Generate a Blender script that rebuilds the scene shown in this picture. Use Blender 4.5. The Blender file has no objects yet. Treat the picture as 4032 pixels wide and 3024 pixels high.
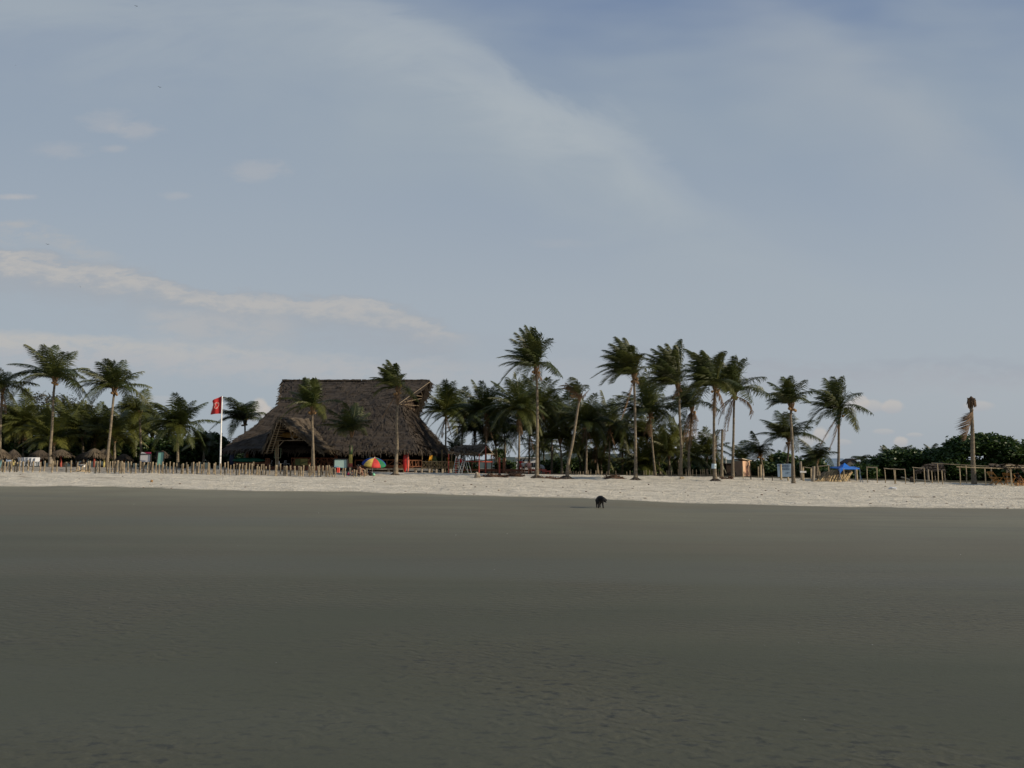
import bpy, math, random
from mathutils import Vector as V, Matrix
R = math.radians
random.seed(7)
sc = bpy.context.scene
COL = sc.collection
F = 3080.0; CX = 2016.0; CY = 1512.0; HZ = 1840.0; CAMH = 1.7
TH = math.atan((HZ-CY)/F)
cT, sT = math.cos(TH), math.sin(TH)

def P(px, py, Y):
    """world point seen at photo pixel px,py and standing Y metres out"""
    x = (px-CX)/F; y = -(py-CY)/F
    t = Y/(cT - y*sT)
    return V((x*t, Y, CAMH + (y*cT + sT)*t))
def XA(px, Y):
    return (px-CX)/F/ (1/cT) * Y
def lerp(a, b, t): return a+(b-a)*t
def interp(tab, x):
    if x <= tab[0][0]: return tab[0][1]
    for (x0, y0), (x1, y1) in zip(tab, tab[1:]):
        if x <= x1: return lerp(y0, y1, (x-x0)/(x1-x0))
    return tab[-1][1]
def sstep(t):
    t = max(0., min(1., t)); return t*t*(3-2*t)

# ---------------------------------------------------------------- terrain heights
OB = [(-1500,50),(0,71),(1300,93),(2360,119),(2700,134),(4032,161),(5500,185)]
OP = [(-1500,14),(0,18),(700,25),(1300,36),(1560,40),(2100,46),(2500,54),(3300,63),(4032,77),(5500,90)]
OK = [(-1500,-6),(0,-2),(300,-1),(700,5),(1000,8),(1300,13),(1560,20),(1900,26),(2300,30),(2900,38),(3300,48),(4032,63),(5500,75)]
def hoff(off, Y): return CAMH - off/F*Y/cT/cT
DB = [(-1500,52),(0,48),(1300,44.5),(2360,41),(4032,36),(5500,33)]
def terrain(X, Y):
    Ya = max(Y, 24.0)
    a = max(-1.1, min(1.1, X/Ya))
    px = CX + a/cT*F
    db = interp(DB, px)
    zb = hoff(interp(OB, px), db); zp = hoff(interp(OP, px), 62.); zk = hoff(interp(OK, px), 72.)
    if Y <= 4: z = 0
    elif Y <= db: z = zb*((Y-4)/(db-4))**1.25
    elif Y <= 62: z = lerp(zb, zp, (Y-db)/(62-db))
    elif Y <= 72: z = lerp(zp, zk, sstep((Y-62)/10.))
    elif Y <= 130: z = zk
    else: z = lerp(zk, 1.0, sstep((Y-130)/150.))
    return z, Y-db
def gz(X, Y): return terrain(X, Y)[0]
def G(px, Y, dz=0.):
    X = XA(px, Y); return V((X, Y, gz(X, Y)+dz))

# ---------------------------------------------------------------- materials
MATS = {}
def newmat(name):
    m = bpy.data.materials.new(name); m.use_nodes = True
    nt = m.node_tree; b = nt.nodes['Principled BSDF']
    MATS[name] = m
    return m, nt, b
def N(nt, t, **k):
    n = nt.nodes.new(t)
    for a, v in k.items(): setattr(n, a, v)
    return n
def L(nt, a, b): nt.links.new(a, b)
def mixc(nt, fac, a, b, mode='MIX'):
    n = N(nt, 'ShaderNodeMix', data_type='RGBA', blend_type=mode)
    for sock, v in ((n.inputs[0], fac), (n.inputs[6], a), (n.inputs[7], b)):
        if isinstance(v, (int, float)): sock.default_value = v
        elif isinstance(v, tuple): sock.default_value = (*v[:3], 1)
        else: L(nt, v, sock)
    return n.outputs[2]
def mth(nt, op, a, b=None, c=None, clamp=False):
    n = N(nt, 'ShaderNodeMath', operation=op, use_clamp=clamp)
    for i, v in enumerate((a, b, c)):
        if v is None: continue
        if isinstance(v, (int, float)): n.inputs[i].default_value = v
        else: L(nt, v, n.inputs[i])
    return n.outputs[0]
def noise(nt, vec, scale, detail=4, rough=.55, dist=0.):
    n = N(nt, 'ShaderNodeTexNoise'); n.inputs['Scale'].default_value = scale
    n.inputs['Detail'].default_value = detail; n.inputs['Roughness'].default_value = rough
    n.inputs['Distortion'].default_value = dist
    if vec is not None: L(nt, vec, n.inputs['Vector'])
    return n.outputs['Fac']
def mrange(nt, v, a, b, c=0., d=1., smooth=True):
    n = N(nt, 'ShaderNodeMapRange', interpolation_type='SMOOTHSTEP' if smooth else 'LINEAR')
    for i, x in enumerate((v, a, b, c, d)):
        if isinstance(x, (int, float)): n.inputs[i].default_value = x
        else: L(nt, x, n.inputs[i])
    return n.outputs[0]
def mapping(nt, vec, loc=(0,0,0), rot=(0,0,0), scl=(1,1,1)):
    n = N(nt, 'ShaderNodeMapping'); L(nt, vec, n.inputs[0])
    n.inputs['Location'].default_value = loc; n.inputs['Rotation'].default_value = rot; n.inputs['Scale'].default_value = scl
    return n.outputs[0]
def simple(name, c1, c2=None, rough=.7, scale=3., bump=0., tone=None, stretch=(1,1,1), metal=0., bscale=None):
    m, nt, b = newmat(name)
    tc = N(nt, 'ShaderNodeTexCoord').outputs['Object']
    v = mapping(nt, tc, scl=stretch)
    c2 = c2 or tuple(x*.7 for x in c1)
    f = mrange(nt, noise(nt, v, scale, 5, .65), .35, .68)
    col = mixc(nt, f, c1, c2)
    if tone:
        a = N(nt, 'ShaderNodeAttribute', attribute_name='tone').outputs['Fac']
        col = mixc(nt, a, col, tone)
    L(nt, col, b.inputs['Base Color'])
    b.inputs['Roughness'].default_value = rough; b.inputs['Metallic'].default_value = metal
    b.inputs['Specular IOR Level'].default_value = .3
    if bump:
        bn = N(nt, 'ShaderNodeBump'); bn.inputs['Strength'].default_value = bump; bn.inputs['Distance'].default_value = .05
        L(nt, noise(nt, v, bscale or scale*6, 4), bn.inputs['Height']); L(nt, bn.outputs[0], b.inputs['Normal'])
    return m
def leafmat(name, c_dark, c_light, trans=.25, rough=.5):
    m, nt, b = newmat(name)
    a = N(nt, 'ShaderNodeAttribute', attribute_name='tone').outputs['Fac']
    tc = N(nt, 'ShaderNodeTexCoord').outputs['Object']
    n = noise(nt, tc, 1.3, 3)
    f = mth(nt, 'ADD', a, mth(nt, 'MULTIPLY', mth(nt, 'SUBTRACT', n, .5), .5), clamp=True)
    col = mixc(nt, f, c_dark, c_light)
    L(nt, col, b.inputs['Base Color']); b.inputs['Roughness'].default_value = rough
    b.inputs['Specular IOR Level'].default_value = .35
    tr = N(nt, 'ShaderNodeBsdfTranslucent'); L(nt, col, tr.inputs[0])
    mx = N(nt, 'ShaderNodeMixShader'); mx.inputs[0].default_value = trans
    L(nt, b.outputs[0], mx.inputs[1]); L(nt, tr.outputs[0], mx.inputs[2])
    L(nt, mx.outputs[0], nt.nodes['Material Output'].inputs[0])
    return m

M_leaf = leafmat('palm_leaf', (.018,.036,.011), (.13,.13,.024), .24, .45)
M_dead = leafmat('dead_palm_leaf', (.08,.05,.028), (.27,.165,.085), .15, .8)
M_leafb = leafmat('broad_leaf', (.016,.040,.010), (.085,.135,.030), .2)
M_leafd = leafmat('dry_leaf', (.035,.038,.020), (.075,.060,.035), .2)
M_trunk = simple('palm_trunk_bark', (.25,.205,.14), (.14,.112,.08), .9, 2.2, .8, tone=(.09,.075,.055), stretch=(1,1,2.2))
M_root = simple('palm_roots', (.10,.08,.06), (.055,.042,.03), .95, 5, 1.)
M_thatch = simple('thatch', (.055,.044,.034), (.030,.025,.022), .95, .7, .6, tone=(.092,.072,.050), bscale=9)
M_thatch2 = simple('thatch_pale', (.085,.067,.046), (.048,.038,.029), .95, 1.2, .6, tone=(.16,.125,.08), bscale=9)
M_straw = simple('dry_straw', (.56,.43,.23), (.36,.26,.13), .9, 3, .5, tone=(.14,.10,.06))
M_wood = simple('brown_wood', (.16,.065,.032), (.09,.035,.02), .75, 4, .4, stretch=(1,1,.3))
M_wooddk = simple('dark_wood', (.05,.032,.022), (.03,.02,.014), .8, 4)
M_pole = simple('pale_bamboo', (.50,.40,.25), (.30,.23,.14), .7, 2.5, .4, tone=(.20,.15,.09), stretch=(1,1,.6))
M_stake = simple('weathered_stake', (.34,.28,.185), (.21,.17,.115), .8, 2.5, .4, tone=(.16,.125,.08), stretch=(1,1,.6))
M_gablepole = simple('brown_pole', (.22,.17,.11), (.14,.11,.075), .8, 3, .4)
M_polegrey = simple('weathered_pole', (.33,.28,.21), (.2,.165,.12), .8, 3, .4)
M_redpost = simple('red_painted_wood', (.36,.075,.05), (.22,.045,.03), .6, 4)
M_orange = simple('varnished_rail_wood', (.24,.10,.045), (.13,.05,.025), .6, 4)
M_beige = simple('pale_rail_wood', (.40,.29,.14), (.24,.16,.08), .7, 4)
M_white = simple('white_paint', (.80,.79,.76), (.58,.57,.54), .5, 3)
M_wplas = simple('white_plastic', (.62,.64,.66), (.5,.52,.55), .4, 3)
M_black = simple('black_frame', (.018,.016,.015), None, .6)
M_boardw = simple('white_board_face', (.62,.60,.58), (.55,.53,.52), .5, 1)
M_boardg = simple('mint_board_face', (.26,.50,.40), (.22,.44,.36), .5, 2)
M_boardb = simple('pale_green_board_face', (.47,.62,.53), (.42,.58,.52), .5, 2)
M_paintblue = simple('pale_blue_stain', (.26,.42,.48), (.3,.47,.5), .5, 2)
M_yel = simple('yellow_mural_paint', (.62,.56,.20), (.5,.45,.16), .6, 2)
M_olive = simple('green_mural_paint', (.27,.32,.12), None, .6, 2)
M_teal = simple('green_painted_board', (.01,.14,.085), (.008,.10,.065), .5, 2)
M_navy = simple('navy_board', (.012,.025,.075), None, .4, 2)
M_surfy = simple('yellow_brown_board', (.27,.16,.035), (.2,.115,.025), .4, 2)
M_red = simple('red_gelcoat', (.55,.035,.03), (.40,.025,.025), .35, 3)
M_redl = simple('pink_red_gelcoat', (.72,.20,.14), (.6,.14,.10), .35, 3)
M_flag = simple('red_flag_cloth', (.42,.022,.022), (.30,.014,.014), .8, 3)
M_pink = simple('pale_pink_print', (.62,.33,.30), None, .8, 3)
M_ublue = simple('blue_canvas', (.015,.045,.26), None, .7, 2)
M_uyel = simple('yellow_canvas', (.72,.52,.12), None, .7, 2)
M_ured = simple('red_canvas', (.55,.055,.045), None, .7, 2)
M_ugrn = simple('green_canvas', (.015,.16,.07), None, .7, 2)
M_canblue = simple('blue_tarp', (.02,.17,.62), (.018,.14,.52), .6, 2)
M_skin = simple('tan_skin', (.36,.19,.11), (.3,.155,.09), .55, 8)
M_skin2 = simple('brown_skin', (.16,.08,.045), None, .55, 8)
M_hair = simple('black_hair', (.012,.01,.009), None, .6, 8)
M_clb = simple('black_cloth', (.012,.012,.014), None, .9, 8)
M_clr = simple('red_cloth', (.45,.03,.03), None, .9, 8)
M_clp = simple('pink_cloth', (.55,.30,.27), None, .9, 8)
M_clw = simple('pale_grey_cloth', (.42,.42,.40), None, .9, 8)
M_coral = simple('coral_cloth', (.85,.13,.08), (.7,.09,.06), .8, 8)
M_mag = simple('magenta_cloth', (.35,.03,.09), None, .8, 8)
M_bag = simple('green_plastic', (.10,.42,.20), (.3,.6,.42), .35, 8)
M_dog = simple('black_fur', (.008,.008,.009), (.013,.011,.010), .7, 20, .6)
M_doggrey = simple('grey_fur', (.10,.10,.10), None, .7, 20)
M_wallo = simple('peach_plaster', (.60,.38,.24), (.5,.31,.195), .8, 1.6, .2)
M_wallgrey = simple('grey_plaster', (.2,.19,.17), (.14,.13,.12), .9, 1.5)
M_roofpale = simple('pale_roof_sheet', (.60,.52,.38), (.45,.38,.28), .6, 2)
M_bluroof = simple('blue_grey_roof_sheet', (.20,.27,.34), (.15,.20,.26), .5, 1.5)
M_redroof = simple('red_tile_roof', (.30,.09,.05), (.2,.06,.04), .8, 3)
M_glass = simple('dark_window', (.02,.022,.025), None, .15, 3)
M_banner = simple('pale_blue_banner', (.30,.40,.50), (.20,.30,.42), .6, 1.5)
M_ink = simple('blue_grey_lettering', (.06,.09,.15), None, .7)
M_alu = simple('aluminium', (.30,.33,.33), None, .4, 3, metal=.3)
M_cocon = simple('coconut_husk', (.32,.20,.09), (.22,.13,.06), .85, 12, .5)
M_chairw = simple('honey_wood', (.52,.27,.08), (.36,.17,.05), .6, 5)
M_shell = simple('white_shell', (.85,.84,.80), None, .5)
M_debris = simple('brown_debris', (.17,.10,.06), (.08,.05,.035), .95, 4, 1.)
M_bird = simple('bird_feather', (.02,.022,.028), None, .8)
M_wraps = simple('pale_blue_wrap', (.42,.58,.66), (.62,.70,.72), .6, 6)
M_pyel = simple('yellow_trunk_paint', (.50,.40,.10), (.38,.30,.08), .7, 6)
M_pgrn = simple('green_trunk_paint', (.05,.10,.03), None, .7, 6)
M_hill = simple('hazy_far_forest', (.055,.075,.070), (.035,.05,.05), .95, .05, 0)  # blue-green tint carries the distance haze in the colour

# ---------------------------------------------------------------- mesh builder
class MB:
    def __init__(s): s.v = []; s.f = []; s.t = []; s.m = []
    def face(s, idx, tone=0., mi=0): s.f.append(tuple(idx)); s.t.append(tone); s.m.append(mi)
    def quad(s, a, b, c, d, tone=0., mi=0):
        i = len(s.v); s.v += [tuple(a), tuple(b), tuple(c), tuple(d)]; s.face((i, i+1, i+2, i+3), tone, mi)
    def tri(s, a, b, c, tone=0., mi=0):
        i = len(s.v); s.v += [tuple(a), tuple(b), tuple(c)]; s.face((i, i+1, i+2), tone, mi)
    def tube(s, pts, rads, n=8, tone=0., caps=True, tones=None, mi=0):
        pts = [V(p) for p in pts]
        if not hasattr(rads, '__len__'): rads = [rads]*len(pts)
        rings = []; ref = None
        for i, p in enumerate(pts):
            a = pts[max(i-1, 0)]; b = pts[min(i+1, len(pts)-1)]
            t = (b-a).normalized() if (b-a).length > 1e-9 else V((0,0,1))
            if ref is None: ref = V((1,0,0)) if abs(t.x) < .8 else V((0,1,0))
            u = (ref - t*ref.dot(t)).normalized(); w = t.cross(u); ref = u
            k = len(s.v)
            for j in range(n):
                an = 2*math.pi*j/n
                s.v.append(tuple(p + (u*math.cos(an)+w*math.sin(an))*rads[i]))
            rings.append(k)
        for i in range(len(pts)-1):
            tt = tones[i] if tones else tone
            for j in range(n):
                s.face((rings[i]+j, rings[i]+(j+1) % n, rings[i+1]+(j+1) % n, rings[i+1]+j), tt, mi)
        if caps:
            s.face(tuple(rings[0]+j for j in range(n))[::-1], tone, mi)
            s.face(tuple(rings[-1]+j for j in range(n)), tones[-1] if tones else tone, mi)
        return s
    def beam(s, p, q, r, n=6, tone=0.): return s.tube([p, q], [r, r*.92], n, tone)
    def box(s, c, size, rz=0., tone=0., mi=0, rx=0.):
        c = V(c); hx, hy, hz = (x/2 for x in size)
        Mx = Matrix.Rotation(rz, 3, 'Z') @ Matrix.Rotation(rx, 3, 'X')
        k = len(s.v)
        for z in (-hz, hz):
            for x, y in ((-hx,-hy),(hx,-hy),(hx,hy),(-hx,hy)): s.v.append(tuple(c + Mx @ V((x, y, z))))
        for f in ((3,2,1,0),(4,5,6,7),(0,1,5,4),(1,2,6,5),(2,3,7,6),(3,0,4,7)): s.face([k+i for i in f], tone, mi)
        return s
    def prism(s, poly, d, tone=0., mi=0):
        """polygon (3D points, one plane) extruded by vector d"""
        n = len(poly); k = len(s.v); d = V(d)
        s.v += [tuple(p) for p in poly] + [tuple(V(p)+d) for p in poly]
        s.face(tuple(k+i for i in range(n)), tone, mi); s.face(tuple(k+n+i for i in range(n))[::-1], tone, mi)
        for i in range(n): s.face((k+i, k+n+i, k+n+(i+1) % n, k+(i+1) % n), tone, mi)
        return s
    def ball(s, c, r, nu=10, nv=7, jit=0., tone=0., mi=0):
        c = V(c); r = r if hasattr(r, '__len__') else (r, r, r)
        k = len(s.v)
        for i in range(nv+1):
            a = math.pi*i/nv
            for j in range(nu):
                b = 2*math.pi*j/nu; q = 1+random.uniform(-jit, jit)
                s.v.append((c.x+r[0]*q*math.sin(a)*math.cos(b), c.y+r[1]*q*math.sin(a)*math.sin(b), c.z+r[2]*q*math.cos(a)))
        for i in range(nv):
            for j in range(nu): s.face((k+i*nu+j, k+(i+1)*nu+j, k+(i+1)*nu+(j+1) % nu, k+i*nu+(j+1) % nu), tone, mi)
        return s
    def build(s, name, mat, parent=None, smooth=False, origin=None):
        me = bpy.data.meshes.new(name)
        o0 = V(origin) if origin is not None else (V(parent.location) if parent and parent.parent is None else (V(parent.location)+V(parent.parent.location) if parent else V((0,0,0))))
        me.from_pydata([(x-o0.x, y-o0.y, z-o0.z) for x, y, z in s.v], [], s.f)
        a = me.attributes.new('tone', 'FLOAT', 'FACE'); a.data.foreach_set('value', s.t)
        mats = mat if isinstance(mat, (list, tuple)) else [mat]
        for m in mats: me.materials.append(m)
        me.polygons.foreach_set('material_index', s.m)
        if smooth: me.polygons.foreach_set('use_smooth', [True]*len(s.f))
        me.update()
        o = bpy.data.objects.new(name, me); COL.objects.link(o)
        if parent: o.parent = parent
        else: o.location = o0
        return o
def tag(o, label=None, cat=None, group=None, kind=None):
    if label: o['label'] = label
    if cat: o['category'] = cat
    if group: o['group'] = group
    if kind: o['kind'] = kind
    return o
def thing(name, loc, label, cat, group=None):
    o = bpy.data.objects.new(name, None); COL.objects.link(o); o.location = loc; o.empty_display_size = .2
    return tag(o, label, cat, group)
def rnd(a, b): return random.uniform(a, b)

# ---------------------------------------------------------------- beach (one sheet)
def make_ground():
    xs = []; x = -1500.
    def seg(a, b, st):
        n = max(1, int(round((b-a)/st))); return [a+(b-a)*i/n for i in range(n)]
    xs = seg(-3000,-400,260)+seg(-400,-90,20)+seg(-90,-56,2.5)+seg(-56,56,.42)+seg(56,90,2.5)+seg(90,400,20)+seg(400,3000,260)+[3000]
    ys = seg(-300,-10,30)+seg(-10,4,2)+seg(4,32,.8)+seg(32,78,.34)+seg(78,130,2.5)+seg(130,400,25)+seg(400,4000,400)+[4000]
    rs = random.Random(3)
    from mathutils import noise as mn
    v = []; s = []
    for y in ys:
        for x in xs:
            z, sd = terrain(x, y)
            edge = mn.noise(V((x*.10, y*.06, 0)))*2.2 + mn.noise(V((x*.5, y*.3, 3)))*1.0
            sd2 = sd + edge
            if 30 < y < 80 and abs(x) < 70:
                k = sstep((sd2+.5)/3.)
                z += k*(mn.noise(V((x*.9, y*.9, 7)))*.06 + mn.noise(V((x*2.1, y*2.1, 5)))*.05 + rs.uniform(-.006,.006))
                z += .03*sstep(sd2/.8)*(1-sstep((sd2-1)/3.))
            if y > 4: z += mn.noise(V((x*.05, y*.05, 1)))*.02*min(1, (y-4)/20)
            v.append((x, y, z)); s.append(sd2)
    nx = len(xs); f = []
    for j in range(len(ys)-1):
        for i in range(nx-1): f.append((j*nx+i, j*nx+i+1, (j+1)*nx+i+1, (j+1)*nx+i))
    me = bpy.data.meshes.new('beach'); me.from_pydata(v, [], f)
    a = me.attributes.new('shore', 'FLOAT', 'POINT'); a.data.foreach_set('value', s)
    me.polygons.foreach_set('use_smooth', [True]*len(f))
    m, nt, b = newmat('beach_sand'); me.materials.append(m)
    o = bpy.data.objects.new('beach', me); COL.objects.link(o); tag(o, kind='structure')
    tc = N(nt, 'ShaderNodeTexCoord').outputs['Object']
    sh = N(nt, 'ShaderNodeAttribute', attribute_name='shore').outputs['Fac']
    fine = noise(nt, tc, 3.5, 5, .65)
    s2 = mth(nt, 'ADD', sh, mth(nt, 'MULTIPLY', mth(nt, 'SUBTRACT', fine, .5), 1.3))
    dry = mrange(nt, s2, -.8, .5)
    # wet sand: bands along the shore, drier and with painted sky sheen towards the berm
    band = noise(nt, mapping(nt, tc, rot=(0,0,R(8)), scl=(.03,.5,1)), 1., 5, .6, .4)
    band2 = noise(nt, mapping(nt, tc, rot=(0,0,R(10)), scl=(.10,.9,1)), 1.3, 4)
    patch = noise(nt, tc, .25, 3)
    damp_sheen = mrange(nt, mth(nt, 'ADD', sh, mth(nt, 'MULTIPLY', mth(nt, 'SUBTRACT', band, .5), 14.)), -34., 1., 0., 1., False)
    wcol = mixc(nt, damp_sheen, (.071,.076,.049), (.235,.222,.152))
    wcol = mixc(nt, mrange(nt, patch, .35, .75, 0., .35), wcol, (.115,.095,.068))
    grain = noise(nt, tc, 38., 3, .7)
    wcol = mixc(nt, mrange(nt, grain, .3, .75, 0., .3), wcol, (.045,.047,.04))
    wcol = mixc(nt, mrange(nt, band2, .45, .7, 0., .22), wcol, (.06,.06,.046))
    spk = noise(nt, mapping(nt, tc, scl=(1.,1.6,1)), 13., 2, .5)
    wcol = mixc(nt, mrange(nt, spk, .66, .74, 0., .45), wcol, (.035,.037,.033))
    dk = noise(nt, mapping(nt, tc, rot=(0,0,R(12)), scl=(2.6,5.,1)), 2.6, 3, .6)
    sp = mth(nt, 'MULTIPLY', mrange(nt, dk, .54, .66), mrange(nt, patch, .35, .6))
    ypos = N(nt, 'ShaderNodeSeparateXYZ'); L(nt, tc, ypos.inputs[0])
    wcol = mixc(nt, mth(nt, 'MULTIPLY', mth(nt, 'MULTIPLY', sp, .8), mrange(nt, ypos.outputs[1], 15., 5.)), wcol, (.03,.033,.032))
    warm = noise(nt, mapping(nt, tc, rot=(0,0,R(9)), scl=(.012,.11,1)), 1., 3, .5)
    wcol = mixc(nt, mrange(nt, warm, .45, .62, 0., .4), wcol, (.125,.108,.072))
    cool = noise(nt, mapping(nt, tc, loc=(5,3,0), rot=(0,0,R(9)), scl=(.03,.2,1)), 1., 3, .5)
    wcol = mixc(nt, mrange(nt, cool, .5, .66, 0., .3), wcol, (.10,.11,.095))
    # dry sand
    dn = noise(nt, mapping(nt, tc, scl=(.5,1.3,1)), 1.2, 6, .7)
    dcol = mixc(nt, mrange(nt, dn, .36, .66), (.655,.605,.49), (.47,.43,.34))
    lit = noise(nt, mapping(nt, tc, scl=(.8,2.4,1)), 1.9, 4, .7)
    dcol = mixc(nt, mrange(nt, lit, .58, .68, 0., .6), dcol, (.22,.19,.15))
    marks = noise(nt, mapping(nt, tc, scl=(1.5,.42,1)), 1.5, 4, .7)
    dcol = mixc(nt, mrange(nt, marks, .58, .70, 0., .42), dcol, (.27,.24,.19))
    dcol = mixc(nt, mrange(nt, marks, .42, .34, 0., .18), dcol, (.80,.76,.66))
    drift = mth(nt, 'MULTIPLY', mrange(nt, mth(nt, 'ABSOLUTE', mth(nt, 'SUBTRACT', s2, 9.)), .5, 0.), mrange(nt, patch, .42, .6))
    dcol = mixc(nt, mth(nt, 'MULTIPLY', drift, .6), dcol, (.2,.16,.12))
    # soil and dry litter beneath the palms far inland
    inl = mth(nt, 'ADD', sh, mth(nt, 'MULTIPLY', mth(nt, 'SUBTRACT', patch, .5), 8.))
    dcol = mixc(nt, mrange(nt, inl, 31., 36.), dcol, (.06,.055,.035))
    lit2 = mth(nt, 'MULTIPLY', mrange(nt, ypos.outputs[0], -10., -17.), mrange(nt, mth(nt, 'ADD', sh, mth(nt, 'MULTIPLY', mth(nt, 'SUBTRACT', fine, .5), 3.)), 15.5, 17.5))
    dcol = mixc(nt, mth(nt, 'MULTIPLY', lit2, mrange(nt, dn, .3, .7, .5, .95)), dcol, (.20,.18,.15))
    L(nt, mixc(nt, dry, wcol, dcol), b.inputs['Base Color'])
    rg = mrange(nt, dry, 0., 1., .62, .95, False); L(nt, rg, b.inputs['Roughness'])
    L(nt, mrange(nt, dry, 0., 1., .16, .1, False), b.inputs['Specular IOR Level'])
    # relief: ripples on wet sand, footprints on dry
    rip = N(nt, 'ShaderNodeTexWave', wave_type='BANDS', bands_direction='Y'); L(nt, mapping(nt, tc, rot=(0,0,R(14)), scl=(1,1,1)), rip.inputs[0])
    rip.inputs['Scale'].default_value = 2.2; rip.inputs['Distortion'].default_value = 9; rip.inputs['Detail'].default_value = 3; rip.inputs['Detail Scale'].default_value = 1.6
    rm = mth(nt, 'MULTIPLY', rip.outputs['Fac'], mth(nt, 'MULTIPLY', mrange(nt, patch, .38, .62), mrange(nt, ypos.outputs[1], 26., 7.)))
    hw = mth(nt, 'ADD', mth(nt, 'MULTIPLY', rm, .0065), mth(nt, 'MULTIPLY', noise(nt, tc, 12., 5, .75), .0042))
    hd = mth(nt, 'MULTIPLY', noise(nt, tc, 2.6, 5, .7), .2)
    h = mth(nt, 'ADD', mth(nt, 'MULTIPLY', hw, mth(nt, 'SUBTRACT', 1., dry)), mth(nt, 'MULTIPLY', hd, dry))
    bn = N(nt, 'ShaderNodeBump'); bn.inputs['Strength'].default_value = .8; bn.inputs['Distance'].default_value = 1.
    L(nt, h, bn.inputs['Height']); L(nt, bn.outputs[0], b.inputs['Normal'])
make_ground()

# far wooded hills
def make_hills():
    from mathutils import noise as mn
    mb = MB(); n = 400
    pts = []
    for i in range(n+1):
        x = -900+1800*i/n
        px = CX+x/620*F
        h = 7.5+3.0*mn.noise(V((x*.006, 0, 0)))+1.8*mn.noise(V((x*.05, 0, 1)))+1.*mn.noise(V((x*.16, 0, 2)))
        h += 5.*math.exp(-((px-2250)/260)**2)
        pts.append((x, h))
    for (x0, h0), (x1, h1) in zip(pts, pts[1:]):
        mb.quad((x0,600,0),(x1,600,0),(x1,620,h1),(x0,620,h0)); mb.quad((x0,620,h0),(x1,620,h1),(x1,760,-1),(x0,760,-1))
    tag(mb.build('hills', M_hill, smooth=True), kind='structure')
make_hills()

# ---------------------------------------------------------------- palms
UP = V((0,0,1)); WIND = V((-1,.12,0))
def frond(mb, C, T, Lp, tone, sag=.7, wind=.5, dens=66, droop=.55, lw=.062, curve=None, llen=1.18):
    d = T-C; Lc = d.length
    if curve is None:
        di = (d/max(Lc, .01)+UP*sag).normalized(); C1 = C+di*Lc*.55+V((.10*wind*max(0,d.z),0,(.16*wind*abs(d.z) if d.z>0 else 0)))
    else: C1 = curve
    def B(t): return C*(1-t)**2+C1*2*t*(1-t)+T*t*t
    n = 10; pts = [B(i/n) for i in range(n+1)]
    ls = .034*(Lp/4)
    mb.tube(pts, [ls*(1-.85*i/n)+.004 for i in range(n+1)], 3, min(1, tone+.35), caps=False)
    ln = sum((pts[i+1]-pts[i]).length for i in range(n))
    nl = max(8, int(dens*ln/4.))
    for k in range(nl):
        t = .10+.90*(k+.5)/nl
        p = B(t); tg = (B(min(1, t+.02))-B(t-.02)).normalized()
        side = tg.cross(UP)
        if side.length < .15: side = tg.cross(V((0,1,0)))
        side.normalize()
        prof = (math.sin(math.pi*min(1, (t-.05)*.95)**.62))*.9+.12
        if t > .85: prof = max(.25, prof)
        for sg in (-1, 1):
            if random.random() < .06: continue
            l = llen*(1+.25*wind)*(Lp/4.2)*prof*rnd(.8, 1.12)
            g = droop*rnd(.7, 1.3); w = wind*rnd(.6, 1.3)
            d0 = (side*sg*.85+tg*(.38+.5*t)+UP*(.18-g*.45)+WIND*w*.95).normalized()
            d1 = (d0*.7+UP*(-g*.9)+WIND*w*1.1+tg*.15).normalized()
            m = p+d0*l*.5; e = m+d1*l*.5
            wv = tg*(lw*.5*rnd(.8, 1.2))
            tt = max(0, min(1, tone+rnd(-.10, .14)))
            i = len(mb.v)
            mb.v += [tuple(p-wv*.6), tuple(p+wv*.6), tuple(m+wv), tuple(m-wv), tuple(e)]
            mb.face((i, i+1, i+2, i+3), tt); mb.face((i+3, i+2, i+4), tt)

def trunk_mesh(pts, r0, r1, flare=1.7):
    """tapered ringed trunk through pts (base first)"""
    P0 = [V(p) for p in pts]
    dense = []
    n = len(P0)
    for i in range(n-1):
        a = P0[max(i-1, 0)]; b = P0[i]; c = P0[i+1]; d = P0[min(i+2, n-1)]
        m = 14
        for k in range(m):
            t = k/m
            dense.append(.5*((2*b)+(c-a)*t+(2*a-5*b+4*c-d)*t*t+(3*b-a-3*c+d)*t**3))
    dense.append(P0[-1])
    tot = (dense[-1]-dense[0]).length
    rads = []; tones = []
    for i, p in enumerate(dense):
        h = (p-dense[0]).length; t = h/max(.1, tot)
        r = lerp(r0, r1, t**.7)*(1+(flare-1)*math.exp(-h/.8))
        rads.append(r*(1+(.05 if i % 2 else -.03)+rnd(-.03, .03))); tones.append(max(0, min(1, rnd(0, .35)+.9*max(0, t-.82)*4)))
    return MB().tube(dense, rads, 10, tones=tones, caps=True)

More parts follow.
